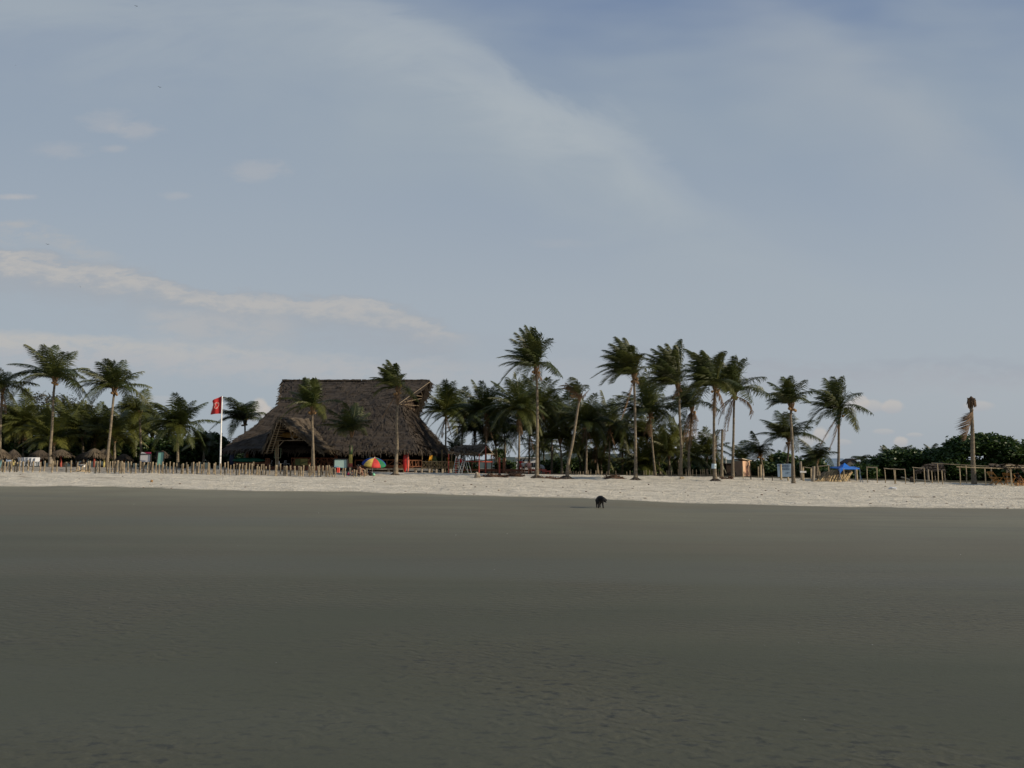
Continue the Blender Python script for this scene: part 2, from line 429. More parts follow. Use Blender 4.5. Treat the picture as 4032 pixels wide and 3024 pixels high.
def palm(label, base_px, Y, tr, crown, fronds, Zt, dead=(), extra=5, r=.13, Lp=3.9, wind=.55, group=None, mound=None,
         name='coconut_palm', tone=.25, flare=1.7, nuts=True, seed=None, droop=.55, young=False):
    ox, oy, s = Zt
    q = lambda p: (ox+p[0]*s, oy+p[1]*s)
    if seed is not None: random.seed(seed)
    b = G(base_px, Y)
    root = thing(name, b, label, 'palm tree', group)
    C = P(*q(crown), Y)
    pts = [b-V((0,0,.3))]+[P(*q(p), Y+rnd(-.1,.1)) for p in tr]+[C-V((0,0,.25))]
    pts = [pts[0]]+[p for p in pts[1:-1] if b.z+.4 < p.z < C.z-.6]+[pts[-1]]
    trunk_mesh(pts, r, r*.72, flare).build('trunk', M_trunk, root, smooth=False)
    mb = MB(); dm = []
    px2m = Y/F
    for i, fr in enumerate(fronds):
        T = P(*q(fr[:2]), Y); tn = tone+(fr[2] if len(fr) > 2 else rnd(-.12, .12))
        d = T-C; dl = d.length
        Lc = max(dl, Lp*rnd(.8, .98))
        dy = math.sqrt(max(0, Lc*Lc-dl*dl))*(1 if (i*7+int(abs(C.x)*10)) % 2 else -1)
        T = T+V((0, dy*.8, 0))
        frond(mb, C, T, Lp, tn, sag=1.3 if d.z < .3 else .6, wind=wind, droop=droop)
    for i in range(extra):
        az = rnd(0, 2*math.pi); el = rnd(-.5, 1.1)
        dv = V((math.cos(az)*math.cos(el)*.45-.95*wind, math.sin(az)*math.cos(el), math.sin(el)*.75)).normalized()*Lp*rnd(.6, .85)
        frond(mb, C, C+dv, Lp, tone+rnd(-.15, .1), sag=.8, wind=wind, droop=droop)
    mb.build('crown', M_leaf, root)
    # spear and leaf bases at the top of the trunk
    sb = MB()
    for k in range(9):
        az = k*2.4; e = C+V((math.cos(az)*.28, math.sin(az)*.28, rnd(.1, .45)))
        sb.tube([C-V((0,0,.45)), C+V((math.cos(az)*.14, math.sin(az)*.14, -.1)), e], [.10, .07, .02], 5, rnd(.3, .9))
    sb.build('leaf_bases', M_dead, root)
    for fr in dead:
        T = P(*q(fr[:2]), Y-.3); dmb = MB()
        cv = None
        if len(fr) > 3: cv = P(*q(fr[2:4]), Y-.3)
        frond(dmb, C-V((0,.1,.2)), T, Lp, rnd(.2, .6), sag=.2, wind=wind*.6, droop=1.1, dens=40, curve=cv, lw=.075, llen=.62)
        dmb.build('dead_frond', M_dead, root)
    if nuts:
        for k in range(4):
            az = rnd(0, 6.28); cc = C+V((math.cos(az)*.27, math.sin(az)*.27-.1, -.35+rnd(-.12,.08)))
            MB().ball(cc, .12, 8, 6, tone=0).build('coconut', M_cocon, root, smooth=True)
    if mound:
        m = MB(); cx, hw, hh = mound
        n = 16; rr = hw*px2m; h = hh*px2m; k0 = len(m.v)
        bb = G(cx, Y, -.08)
        rings = [(1.25, 0), (1., .3), (.72, .62), (.42, .9), (.3, 1.05)]
        for (rf, hf) in rings:
            for j in range(n):
                a = 2*math.pi*j/n; k = rf*rr*rnd(.86, 1.14)
                m.v.append((bb.x+k*math.cos(a), bb.y+k*math.sin(a)*.8, bb.z+h*hf*rnd(.85, 1.15)))
        for i in range(len(rings)-1):
            for j in range(n): m.face((i*n+j, i*n+(j+1) % n, (i+1)*n+(j+1) % n, (i+1)*n+j))
        for k in range(14):
            a = rnd(0, 6.28); m.tube([bb+V((math.cos(a)*rr*.3, math.sin(a)*rr*.3, h)), bb+V((math.cos(a)*rr*.9, math.sin(a)*rr*.8, h*.35)), bb+V((math.cos(a)*rr*1.5, math.sin(a)*rr*1.2, 0))], [.05,.04,.015], 4)
        m.build('root_mound', M_root, root)
    return root

Z1 = (0,1300,.3618); Z2 = (500,1400,.3014); Z3 = (840,1440,.2773); Z4 = (1300,1400,.3074)
Z5 = (1900,1260,.3858); Z6 = (2300,1300,.3677); Z7 = (2900,1440,.2893); Z8 = (3440,1520,.2676)
GL = 'tall palms on the left behind the stakes'; GF = 'tall palms standing at the front of the beach'; GG = 'palms of the dense grove'
palm('tall coconut palm cut off by the left edge, leaning trunk dark at the top', 2, 74, [(0,1250),(8,950),(20,760)], (28,640),
     [(130,425),(70,430),(-20,430),(-120,480),(340,600),(250,560),(-180,600),(-150,750),(120,800),(250,760,.3),(60,860,.2),(-60,850)], Z1, dead=[(70,900)], group=GL, Lp=4.4, seed=1)
palm('tall coconut palm with a pale painted trunk foot, second from the left edge', 197, 73, [(548,1300),(565,1080),(578,800),(585,680)], (598,545),
     [(365,205),(450,200),(550,150),(620,200),(655,185),(830,270),(805,380),(990,520),(880,770,.3),(960,640),(100,370),(135,490),(60,560),(115,760,.45),(330,350),(340,620),(700,700)], Z1, group=GL, Lp=4.6, seed=2, wind=.35)
palm('tall coconut palm with a leaning pale trunk, between the parasols and the white board', 420, 73, [(1175,1330),(1195,1150),(1215,950),(1230,790)], (1245,655),
     [(1005,470),(1130,370),(1200,380),(1250,300),(1310,350),(1430,420),(1525,470),(1530,590),(1580,700),(1560,830,.2),(860,640),(880,790),(940,900,.2),(1290,790,.35),(1170,760),(1000,560)], Z1, group=GL, Lp=4.4, seed=3, wind=.35)
palm('bushy dark palm left of the red flag, standing behind the green board', 702, 76, [(662,1350),(664,1150)], (665,960),
     [(700,510),(610,560),(440,630),(345,720),(830,580),(915,590),(985,690),(1100,850),(1090,990),(210,840,.2),(310,960,.3),(400,1130,.35),(870,1180,.25),(675,1130,.35),(210,1120),(970,1290),(540,1180),(250,1240),(780,1250,.2),(560,800),(760,780)], Z2, group='low palms behind the stakes', Lp=4.4, extra=9, seed=4, wind=.15)
palm('dark palm rising behind the left slope of the big thatched roof', 962, 90, [(450,1100)], (450,800),
     [(430,470),(370,480),(235,560),(150,650),(40,760),(60,940),(130,1040),(630,570,.2),(590,640),(755,720),(500,480),(300,700),(560,760)], Z3, group='low palms behind the stakes', Lp=5., seed=5, wind=.3)
palm('palm with a pale trunk standing before the thatched porch', 1233, 67, [(1420,1350),(1412,1000),(1405,800),(1402,680)], (1412,605),
     [(1280,180),(1350,190),(1420,170),(1480,200),(1070,350),(1000,470,.2),(1120,490,.3),(1130,610,.2),(1770,480),(1680,770,.4),(1490,780,.35),(1550,330),(1230,250),(1310,300)], Z3, group=GF, Lp=3.3, seed=6, wind=.4, r=.12)
palm('short palm with yellow, green and red paint on its trunk, before the restaurant', 1381, 70, [(262,1300),(268,1150)], (275,985),
     [(300,600),(230,620),(130,670),(20,700),(0,820,.2),(-120,900,.2),(0,985,.35),(60,960,.3),(450,720),(560,840),(350,640),(190,1030,.2),(400,1000),(520,900)], Z4, group=GF, Lp=3.4, seed=7, wind=.3, r=.11, nuts=False)
palm('windblown palm with a flared foot left of the red surfboards', 1558, 67, [(845,1350),(860,1150),(855,900),(865,600)], (868,430),
     [(760,70),(700,110),(660,170),(830,100),(880,130),(935,200),(960,290),(680,250),(540,290,.2),(540,390,.3),(640,420,.3),(1110,560,.3),(790,300),(900,330),(720,200)], Z4,
     dead=[(670,790,790,600),(905,570),(880,640)], group=GF, Lp=3., seed=8, wind=.8, extra=6, mound=(1556,17,13), flare=2.6)
palm('tallest front palm with a bare pale trunk and root mound, right of the shelter', 2113, 65, [(556,1400),(560,1000),(556,700)], (548,490),
     [(450,60),(510,80),(590,170),(400,90),(345,150),(245,280),(165,400,.2),(175,450,.25),(170,660),(330,560),(690,230),(780,530,.1),(800,600),(610,590,.4),(530,110),(420,330),(300,220),(350,250),(480,180),(250,340),(560,250)], Z5,
     dead=[(530,620),(610,610)], group=GF, Lp=3.7, seed=9, wind=.55, extra=4, mound=(2113,27,13), flare=1.8)
palm('leaning palm with a small brown windburnt crown and a root mound', 2233, 65, [(872,1480),(920,1250),(955,1020)], (988,775),
     [(900,610,.1),(975,600,.1),(1040,690,.1)], Z5, dead=[(780,675,900,620),(850,690,920,640),(870,720,940,690),(1095,700,1040,780),(900,760),(850,640),(810,700,900,650),(900,650,950,640)],
     group=GF, Lp=3.3, seed=10, wind=.6, extra=0, mound=(2228,30,14), nuts=False, flare=1.6)
palm('tall windswept palm, first of the five tall ones left of the peach booth', 2502, 65, [(552,1400),(550,1200),(543,800),(538,640)], (535,490),
     [(330,100),(400,90),(450,90),(560,150),(600,300),(230,200),(190,290),(170,370),(90,510),(210,570),(705,440,.2),(690,560,.1),(570,310,.5),(260,330),(480,200),(620,420),(270,170),(380,180),(450,300),(300,420),(210,290,.1),(500,130),(360,260),(240,450),(330,510)], Z6,
     dead=[(400,960,500,700),(590,560)], group=GF, Lp=3.9, seed=11, wind=.85, extra=5, mound=(2500,24,12), flare=1.8)
palm('tall windswept palm, second of the five tall ones left of the peach booth', 2680, 71, [(1035,1450),(1040,1250),(1022,900),(1017,720)], (1003,600),
     [(640,290,.1),(700,260),(820,170),(900,150),(1000,170),(1045,120),(1060,400),(680,400),(790,480),(590,610,.3),(650,640),(740,560),(1180,600),(1150,440),(860,300),(930,250),(740,200),(860,230),(950,200),(780,330),(720,330),(850,420),(680,500,.2)], Z6,
     dead=[(960,740),(1010,700)], group=GF, Lp=4.2, seed=12, wind=.85, extra=6)
palm('tall windswept palm with a blue band round its trunk', 2815, 65, [(1392,1400),(1390,1200),(1392,800)], (1402,610),
     [(1090,200),(1150,260),(1200,300),(1280,220),(1380,230),(1470,270),(1500,400),(1100,500),(1040,740,.2),(1110,760,.2),(1720,700,.25),(1640,640),(1280,830,.1),(1600,620),(1300,380),(1440,700,.3),(1130,230),(1230,260),(1330,250),(1200,420),(1150,340),(1430,280),(1250,500)], Z6,
     dead=[(1410,930),(1500,900,1500,700)], group=GF, Lp=3.9, seed=13, wind=.85, extra=6, mound=(2815,22,12), flare=2.2)
palm('dark palm with a skirt of dead hanging fronds, fourth of the five tall ones', 2714, 76, [(1120,1350),(1140,1100)], (1152,840),
     [(880,880),(900,740),(1100,560),(1160,570),(1200,620),(1390,880),(1330,740),(1000,700),(960,820),(1250,640)], Z6,
     dead=[(1060,1250,1080,950),(1100,1290,1120,1000),(1190,1150,1210,900),(1150,1240,1170,1000),(1090,1150,1100,950),(1225,970,1190,880)], group=GF, Lp=4.4, seed=14, wind=.6, extra=6)
palm('tall palm with arching right fronds and long dead hanging ones, directly left of the booth', 2884, 72, [(1592,1400),(1600,1100),(1604,850)], (1610,690),
     [(1540,330),(1590,300),(1640,330),(1670,340),(1695,450),(1480,420),(1795,490),(1850,530,.1),(1980,600,.1),(2020,780,.1),(1560,480),(1700,800,.2),(1450,560),(1520,400),(1600,370),(1500,500)], Z6,
     dead=[(1500,1190,1520,850),(1440,1010,1480,800),(1420,920,1480,760),(1780,960,1860,760),(1540,1080,1560,900)], group=GF, Lp=4.5, seed=15, wind=.6, extra=5)
palm('tall palm with a bare trunk just right of the pale blue banner', 3122, 62, [(770,1400),(765,1200),(752,900),(737,700)], (745,540),
     [(710,130),(660,170),(775,160),(610,230),(520,200),(830,230,.1),(500,350),(435,380),(520,570),(930,370),(1020,390,.1),(850,530,.2),(880,480),(600,420),(640,330)], Z7,
     group=GF, Lp=3.1, seed=16, wind=.5, extra=5, r=.125)
palm('lower palm behind the bare trunk beside the pale blue banner', 3099, 82, [(692,1350),(705,1180)], (712,1000),
     [(640,600),(570,650),(440,715),(365,800),(325,930,.1),(370,1070),(830,630),(905,760),(1060,930),(1090,1050,.2),(965,1160,.3),(500,960,.45),(600,940,.45),(860,850)], Z7,
     dead=[(650,1170),(740,1150)], group='lower palms on the right', Lp=4.6, seed=17, wind=.4, extra=5)
palm('tall palm with drooping right fronds, behind the blue canopy', 3301, 72, [(1385,1400),(1390,1200),(1392,900)], (1400,620),
     [(1310,145),(1350,180),(1400,190),(1225,180),(1100,290),(1040,350),(960,490),(930,690),(990,890),(1530,400),(1460,190),(1700,670),(1770,850,.2),(1530,900,.3),(1200,400),(1070,600,.1)], Z7,
     dead=[(1130,1100,1300,800),(1255,1160,1380,900)], group=GF, Lp=4., seed=18, wind=.6, extra=6)
palm('small bushy palm right of the peach booth', 3003, 84, [(355,1400)], (325,1210),
     [(280,1045),(360,1070),(170,1130),(150,1180),(200,1250),(400,1160),(470,1340,.3),(410,1300,.2),(340,1390,.3),(240,1100),(230,1330)], Z7, group='lower palms on the right', Lp=3.6, seed=19, wind=.5)
palm('low palm fan behind the peach booth', 2925, 95, [], (90,1290), [(20,1210),(60,1190),(110,1190),(0,1250),(150,1210),(-40,1290),(180,1260)], Z7, group='lower palms on the right', Lp=4., seed=20, wind=.3, nuts=False)
palm('small palm between the cross sign and the blue canopy', 3213, 80, [(1090,1400)], (1090,1290),
     [(1050,1060),(980,1100),(1120,1120),(1200,1150),(1230,1180),(1330,1200),(920,1250),(900,1310),(950,1380),(1250,1330),(1180,1380)], Z7, group='lower palms on the right', Lp=3.6, seed=21, wind=.3, nuts=False)
palm('far palm top above the red roofed house', 3392, 130, [], (1710,1290), [(1680,1230),(1710,1215),(1650,1250),(1745,1235),(1760,1270),(1640,1290)], Z7, group='lower palms on the right', Lp=3.6, seed=22, wind=.2, nuts=False)
for i, (x, y, w) in enumerate([(3498,1790,'above the first thicket'),(3558,1780,'above the middle of the thicket'),(3678,1785,'left of the big round tree'),(4010,1775,'at the right edge behind the thicket')]):
    zz = (0,0,1.)
    palm('small palm top sticking out '+w, x, 92, [], (x,y+6), [(x-28,y-10),(x-12,y-22),(x+8,y-26),(x+22,y-16),(x+32,y+2),(x-34,y+6)], zz, group='lower palms on the right', Lp=2.2, seed=30+i, wind=.3, nuts=False)

# left understorey
for i, (bx, cr, fr, lab) in enumerate([
    (213, (590,1215), [(280,1160,.5),(850,1380,.5),(930,1150,.3),(620,860),(700,880),(830,920),(450,950),(320,1080,.2),(880,1040),(360,1280,.3),(760,1300,.4)], 'low yellowish palm behind the palm with the painted foot'),
    (452, (1250,1185), [(960,1300,.3),(1540,1150,.3),(1340,830),(1230,830),(1100,860),(1480,960),(1150,1060),(1000,1060,.2),(1530,1260,.3),(1420,1330,.3),(1080,1380,.2)], 'low palm with a forked pale trunk left of the white board'),
    (62, (170,1110), [(170,860),(210,870),(120,900),(60,940),(0,1010,.2),(-20,1120,.3),(230,1110,.2),(300,1000),(240,1240,.3),(20,1230,.3)], 'low palm near the left edge behind the first parasols'),
    (560, (1520,900), [(1440,830),(1500,760),(1560,760),(1640,800),(1700,900),(1650,1000),(1400,930),(1430,1020)], 'palm between the leaning palm and the bushy palm'),
    (330, (900,1150), [(870,930),(930,920),(800,1000),(1010,980),(760,1120,.2),(1050,1100),(780,1240,.3),(1020,1260,.3),(900,1300,.3)], 'low palm midway between the two tall left palms'),
    (120, (340,1080), [(330,880),(400,900),(260,920),(470,980),(520,1090),(220,1050,.2),(480,1220,.3),(250,1200,.3)], 'low palm left of the trunk with the painted foot'),
    ]):
    palm(lab, bx, 79+(i % 3)*2.5, [], cr, fr, Z1, group='low palms behind the stakes', Lp=4.3, seed=40+i, wind=.15, extra=9, nuts=False, tone=.42)
palm('small palm before the dark bushes right of the bushy palm', 800, 82, [], (1010,1190), [(980,1010),(1040,1000),(900,1060),(1120,1080),(860,1150,.2),(1180,1180),(900,1290),(1130,1300)], Z2, group='low palms behind the stakes', Lp=3.6, seed=47, wind=.1, extra=8, nuts=False)

# the grove right of the restaurant: (crown px, crown py, base px, depth, frond length, tone, lean)
GR = [(1755,1628,1750,92,4.8,.28,'leftmost palm of the grove, beside the big roof'),(1820,1648,1812,96,4.8,.2,'second palm of the grove, above the thatched shelter'),
 (1915,1635,1912,86,5.,.1,'dark full palm of the grove rising behind the shelter gable'),(1800,1780,1800,100,2.6,.2,'small young palm between roof and shelter'),
 (2044,1622,2042,80,4.6,.2,'grove palm with a bare trunk left of the tallest front palm'),(2130,1610,2122,84,4.8,.18,'grove palm directly behind the tallest front palm'),
 (2172,1655,2172,88,4.8,.2,'grove palm between the tallest front palm and the leaning one'),(2245,1665,2240,90,4.6,.15,'grove palm behind the leaning trunk'),
 (2308,1672,2306,82,4.6,.15,'grove palm with upright fronds right of the small brown crown'),(2205,1735,2212,84,4.,0.45,'lower yellowish grove palm left of the leaning trunk'),
 (2400,1690,2395,84,4.8,.2,'grove palm with a straight spear frond, left of the first windswept palm'),(2350,1730,2352,90,4.2,0.40,'lower grove palm behind the thin fence, left part'),
 (2560,1632,2580,80,5.2,.1,'dark spreading palm between the first two windswept palms'),(2545,1730,2548,86,4.2,.4,'brownish grove palm under the dark spreading palm'),
 (2450,1745,2448,88,4.2,0.40,'lower grove palm left of the first windswept trunk'),(1985,1690,1988,95,4.6,.12,'shaded grove palm right of the shelter'),
 (2085,1700,2088,94,4.6,.12,'shaded grove palm above the white building'),(1950,1740,1960,98,4.2,.15,'shaded lower palm behind the shelter posts'),
 (2634,1790,2633,84,3.8,0.45,'small palm with a yellow left frond behind the thin fence'),(2716,1810,2716,86,3.6,0.35,'small palm in front of the second windswept trunk'),
 (2782,1795,2785,88,3.8,0.30,'small palm behind the trunk with the blue band'),(2525,1835,2528,84,4.,.3,'low fan palm right of the first windswept trunk'),
 (2280,1790,2283,94,3.8,0.45,'low palm behind the leaning trunk'),(2670,1740,2672,96,3.6,.2,'low palm behind the second windswept trunk'),
 (1870,1700,1872,98,4.6,.12,'shaded palm behind the shelter roof'),(2140,1770,2150,100,3.8,.2,'low palm behind the white building'),
 (2595,1800,2600,92,3.6,0.35,'low palm left of the second windswept trunk'),(2365,1815,2368,92,3.4,.3,'low yellowish palm behind the thin fence posts')]
GR2 = [(90,1668,92,84,4.6,.35,'mid height palm between the leftmost palm and the painted foot palm'),(165,1705,168,88,4.4,.35,'mid height palm just left of the painted trunk foot'),
 (292,1690,294,88,4.6,.35,'mid height palm right of the painted foot palm'),(375,1700,372,84,4.4,.4,'mid height yellowish palm left of the leaning palm'),
 (515,1700,518,86,4.4,.35,'mid height palm behind the white board'),(600,1712,602,90,4.4,.3,'mid height palm left of the bushy palm, behind the mint board'),
 (20,1745,22,86,4.2,.4,'low palm at the left edge above the first parasol')]
for i, (cx, cy, bx, Y, Lp, tn, lab) in enumerate(GR+GR2):
    GN = GG if i < len(GR) else 'low palms behind the stakes'; tn += .1
    random.seed(100+i)
    s = F/Y; fr = []
    nfr = 17
    for k in range(nfr):
        a = R(-50+280*k/(nfr-1)+rnd(-7, 7)); up = math.sin(a)
        l = Lp*s*rnd(.72, .98)*(1 if up > .5 else .92)
        dx = math.cos(a)*l*(1.0 if math.cos(a) < 0 else .82)-l*.06; dy = -up*l*.92+abs(math.cos(a))*l*.14
        fr.append((cx+dx, cy+dy, rnd(-.12, .1)+(.25 if up < 0 and random.random() < .5 else 0)))
    dd = [(cx+rnd(-30, 30), cy+rnd(70, 100)) for _ in range(2 if Lp > 4 else 0)]
    tr = [(lerp(bx, cx, .5)+rnd(-3, 3), lerp(1868, cy, .5))]
    palm(lab, bx, Y, tr, (cx, cy), fr, (0,0,1.), dead=dd, extra=8, group=GN, Lp=Lp*.97, wind=.28, tone=tn, nuts=Lp > 4, r=.12)

# bare trunk snag and the dead palm on the right
o = thing('palm_trunk', G(2840,70), 'thin bare palm trunk without a crown, left of the peach booth', 'dead palm')
trunk_mesh([G(2840,70,-.2), P(2842,1790,70), P(2844,1690,70)], .12, .1).build('trunk', M_trunk, o)
mb = MB(); frond(mb, P(2844,1692,70), P(2822,1790,70), 3, .3, curve=P(2812,1700,70), droop=1.1, wind=.2, llen=.5)
mb.build('dead_frond', M_dead, o)
o = thing('dead_palm', G(3832,67), 'bare dead palm trunk with a shrivelled brown top and one hanging frond', 'dead palm')
trunk_mesh([G(3832,67,-.2), P(3831,1820,67), P(3829,1700,67), P(3824,1600,67)], .2, .13, 1.25).build('trunk', M_trunk, o)
random.seed(5); mb = MB()
for k in range(46):
    a = rnd(0, 6.28); c = P(3825,1578,67); e = c+V((math.cos(a)*rnd(.1,.42), math.sin(a)*.35, rnd(-.75,-.1)))
    mb.tube([c+V((rnd(-.1,.1),0,rnd(-.3,.35))), c+V((math.cos(a)*.28, math.sin(a)*.28, rnd(-.1,.25))), e], [.06,.07,.02], 4, rnd(0,.7))
mb.ball(P(3824,1585,67), (.25,.25,.5), 8, 7, .2)
mb.build('withered_crown', M_dead, o)
mb = MB(); frond(mb, P(3832,1612,66.8), P(3803,1732,66.8), 4.2, .3, curve=P(3826,1650,66.8), droop=.5, wind=1.5, llen=.95, dens=70, lw=.06); mb.build('dead_frond', M_dead, o)

# painted trunk bands
def band(px, y0, y1, Y, r, mat, owner, name):
    owner = next(c for c in owner.children if c.name.startswith('trunk'))
    a = P(px, y1, Y); b = P(px+(.5 if px < 2000 else 0), y0, Y)
    MB().tube([a, b], [r, r*.97], 12, caps=True).build(name, mat, owner)
pl = [o for o in bpy.data.objects if o.parent is None and o.get('category') == 'palm tree']
def byl(s): return next(o for o in pl if s in o['label'])
t = byl('yellow, green and red'); band(1380.5,1790,1824,70,.165,M_pyel,t,'yellow_paint_band'); band(1379.5,1824,1838,70,.20,M_redpost,t,'red_paint_band'); band(1381.5,1754,1790,70,.15,M_pgrn,t,'green_paint_band')
t = byl('blue band'); band(2811,1826,1845,65,.20,M_wraps,t,'blue_band')
t = byl('pale painted trunk foot'); band(200,1800,1826,73,.19,M_polegrey,t,'painted_foot')

# ---------------------------------------------------------------- broadleaf trees and bushes
def foliage(mb, lobes, n, leaf=.22, tone=.3, clump=.55, per=26):
    wts = [l[1][0]*l[1][1]*l[1][2] for l in lobes]
    for _ in range(n):
        c, r = random.choices(lobes, wts)[0]
        while True:
            d = V((rnd(-1,1), rnd(-1,1), rnd(-1,1)))
            if .35 < d.length < 1: break
        d = d.normalized()*(d.length**.4)
        cc = V(c)+V((d.x*r[0], d.y*r[1], d.z*r[2]))
        tn = tone+rnd(-.3, .45)
        for k in range(per):
            e = cc+V((random.gauss(0,1), random.gauss(0,1), random.gauss(0,.7)))*clump*.55
            u = V((rnd(-1,1), rnd(-1,1), rnd(-.5,.5))).normalized(); w = u.cross(V((rnd(-1,1), rnd(-1,1), rnd(-1,1)))).normalized()
            l = leaf*rnd(.6, 1.3)
            mb.quad(e-u*l, e-w*l*.45, e+u*l, e+w*l*.45, max(0, min(1, tn+rnd(-.12,.12))))
def tree(name, label, cat, Y, lobes, n, base, leaf=.22, tone=.3, mat=None, group=None, trunk=.16, clump=.55, dy=1.6, seed=0):
    """lobes: (px, py, half width px, half height px)"""
    random.seed(500+seed)
    b = G(base, Y); root = thing(name, b, label, cat, group)
    lb = []
    for px, py, w, h in lobes:
        c = P(px, py, Y+rnd(-.6, .6)); lb.append((c, (w*Y/F, max(w*Y/F*.6, dy), h*Y/F)))
    mb = MB(); foliage(mb, lb, n, leaf, tone, clump); mb.build('crown', mat or M_leafb, root)
    t = MB()
    for c, r in lb:
        m = b.lerp(c, .45)+V((rnd(-.3,.3), 0, -.1)); top = V(c)+V((0,0,r[2]*.3))
        t.tube([b-V((0,0,.2)), m, V(c), top], [trunk, trunk*.6, trunk*.35, .02], 6)
        for k in range(7):
            a = rnd(0, 6.28); e = V(c)+V((math.cos(a)*r[0]*.8, math.sin(a)*r[1]*.7, rnd(-.3,.8)*r[2]))
            t.tube([m.lerp(V(c), rnd(.2,.9)), e], [trunk*.25, .015], 4)
    t.build('trunk', M_wooddk, root)
    return root
TG = 'thicket trees on the right'
tree('broadleaf_tree','large round dark tree behind the dead palm trunk','tree',84,[(3790,1760,48,34),(3870,1750,56,34),(3940,1770,44,42),(3740,1795,35,30),(3985,1800,30,34),(3720,1840,40,35),(3900,1850,70,36),(3800,1858,60,30)],1500,3850,group=TG,seed=1)
tree('broadleaf_tree','dark bushy tree above the goalpost shaped bamboo frames','tree',86,[(3540,1805,50,26),(3600,1800,30,22),(3490,1820,35,24),(3560,1850,70,36)],560,3545,group=TG,seed=2)
tree('broadleaf_tree','dark shrub tree at the left end of the thicket','tree',88,[(3455,1828,24,18),(3420,1840,24,18),(3450,1860,40,20)],200,3450,group=TG,seed=3)
tree('broadleaf_tree','dark tree filling the gap left of the thatched hut','tree',86,[(3640,1815,26,26),(3670,1800,20,20),(3655,1855,50,32)],330,3650,group=TG,seed=4)
tree('broadleaf_tree','dark bushy tree at the right edge','tree',84,[(4030,1805,40,36),(4060,1780,40,36),(4020,1855,45,30)],420,4030,group=TG,seed=5)
tree('broadleaf_tree','round dark green bush tree behind the pale blue banner','tree',90,[(3076,1822,40,26),(3110,1835,26,26),(3050,1850,40,26)],420,3080,group='bushes behind the banner',seed=6)
tree('bush','dark bush behind the cross sign','bush',86,[(3170,1850,30,24),(3200,1840,30,28),(3230,1862,36,24)],330,3180,group='bushes behind the banner',seed=7)
tree('bush','dark bush right of the peach booth','bush',88,[(2985,1850,28,26),(3015,1855,26,24)],220,2995,group='bushes behind the banner',seed=8)
tree('bush','low dark hedge behind the straw heap and canopy','bush',84,[(3330,1868,50,14),(3400,1862,40,20),(3290,1868,30,16)],300,3350,group='bushes behind the banner',seed=9)
tree('flat_topped_tree','wide flat topped feathery tree far behind the two tall left palms','tree',110,[(180,1570,50,12),(250,1580,55,12),(310,1600,50,14),(160,1600,45,14),(360,1625,35,14),(240,1610,60,10)],120,240,leaf=.15,tone=.1,mat=M_leafd,clump=.9,trunk=.3,seed=10)
tree('broadleaf_tree','brownish leafless looking tree mass behind the left palms','tree',100,[(330,1690,60,30),(120,1680,60,26),(240,1695,60,26),(420,1710,50,30)],300,300,leaf=.18,tone=.35,mat=M_leafd,clump=.9,seed=11)
for i,(x0,lob,lab) in enumerate([
   (60,[(40,1740,60,50),(110,1770,50,45)],'dark undergrowth behind the leftmost parasols'),
   (230,[(190,1760,60,50),(280,1760,60,50)],'dark undergrowth behind the parasol with a red post'),
   (400,[(370,1755,60,50),(450,1770,50,45)],'dark undergrowth behind the leaning palm'),
   (560,[(540,1770,50,45),(600,1780,40,40)],'dark undergrowth behind the white board'),
   (720,[(680,1775,50,50),(750,1780,45,45)],'dark undergrowth behind the bushy palm'),
   (840,[(815,1750,28,44),(850,1765,25,50),(880,1790,25,40)],'green bush column behind the flagpole')]):
    tree('bush',lab,'bush',86,lob,420,x0,group='undergrowth behind the left palms',tone=.15,seed=20+i)
for i,(x0,lob,lab) in enumerate([
   (2160,[(2150,1840,30,18),(2190,1838,30,20)],'low green shrubs left of the leaning trunk'),
   (2270,[(2260,1836,36,22),(2310,1842,36,20)],'low green shrubs behind the thin fence beside the leaning trunk'),
   (2400,[(2370,1842,40,20),(2440,1838,44,24)],'low green shrubs behind the thin fence, left of the first windswept trunk'),
   (2560,[(2520,1845,40,20),(2590,1840,44,24)],'low green shrubs behind the thin fence, right of the first windswept trunk'),
   (2690,[(2650,1842,40,24),(2720,1840,44,26)],'low green shrubs behind the second windswept trunk'),
   (2790,[(2780,1842,36,24),(2830,1850,22,20)],'low green shrubs behind the trunk with the blue band'),
   (1860,[(1850,1845,22,14),(1990,1840,26,16)],'low pale green shrubs seen through the thatched shelter')]):
    tree('bush',lab,'bush',98,lob,230,x0,group='shrubs beneath the grove',tone=.3,seed=30+i)
tree('bush','dark green bush seen under the left eave of the restaurant','bush',101,[(930,1812,40,26),(1010,1812,50,26)],260,960,group='bushes behind the restaurant',seed=61)
tree('bush','dark green bush seen under the right eave of the restaurant','bush',101,[(1720,1812,50,26),(1770,1818,30,22)],260,1740,group='bushes behind the restaurant',seed=62)
tree('far_tree','small lone tree on the horizon right of the shelter','tree',260,[(1964,1786,8,6)],60,1964,leaf=.6,tone=.2,trunk=.3,clump=1.2,seed=50)

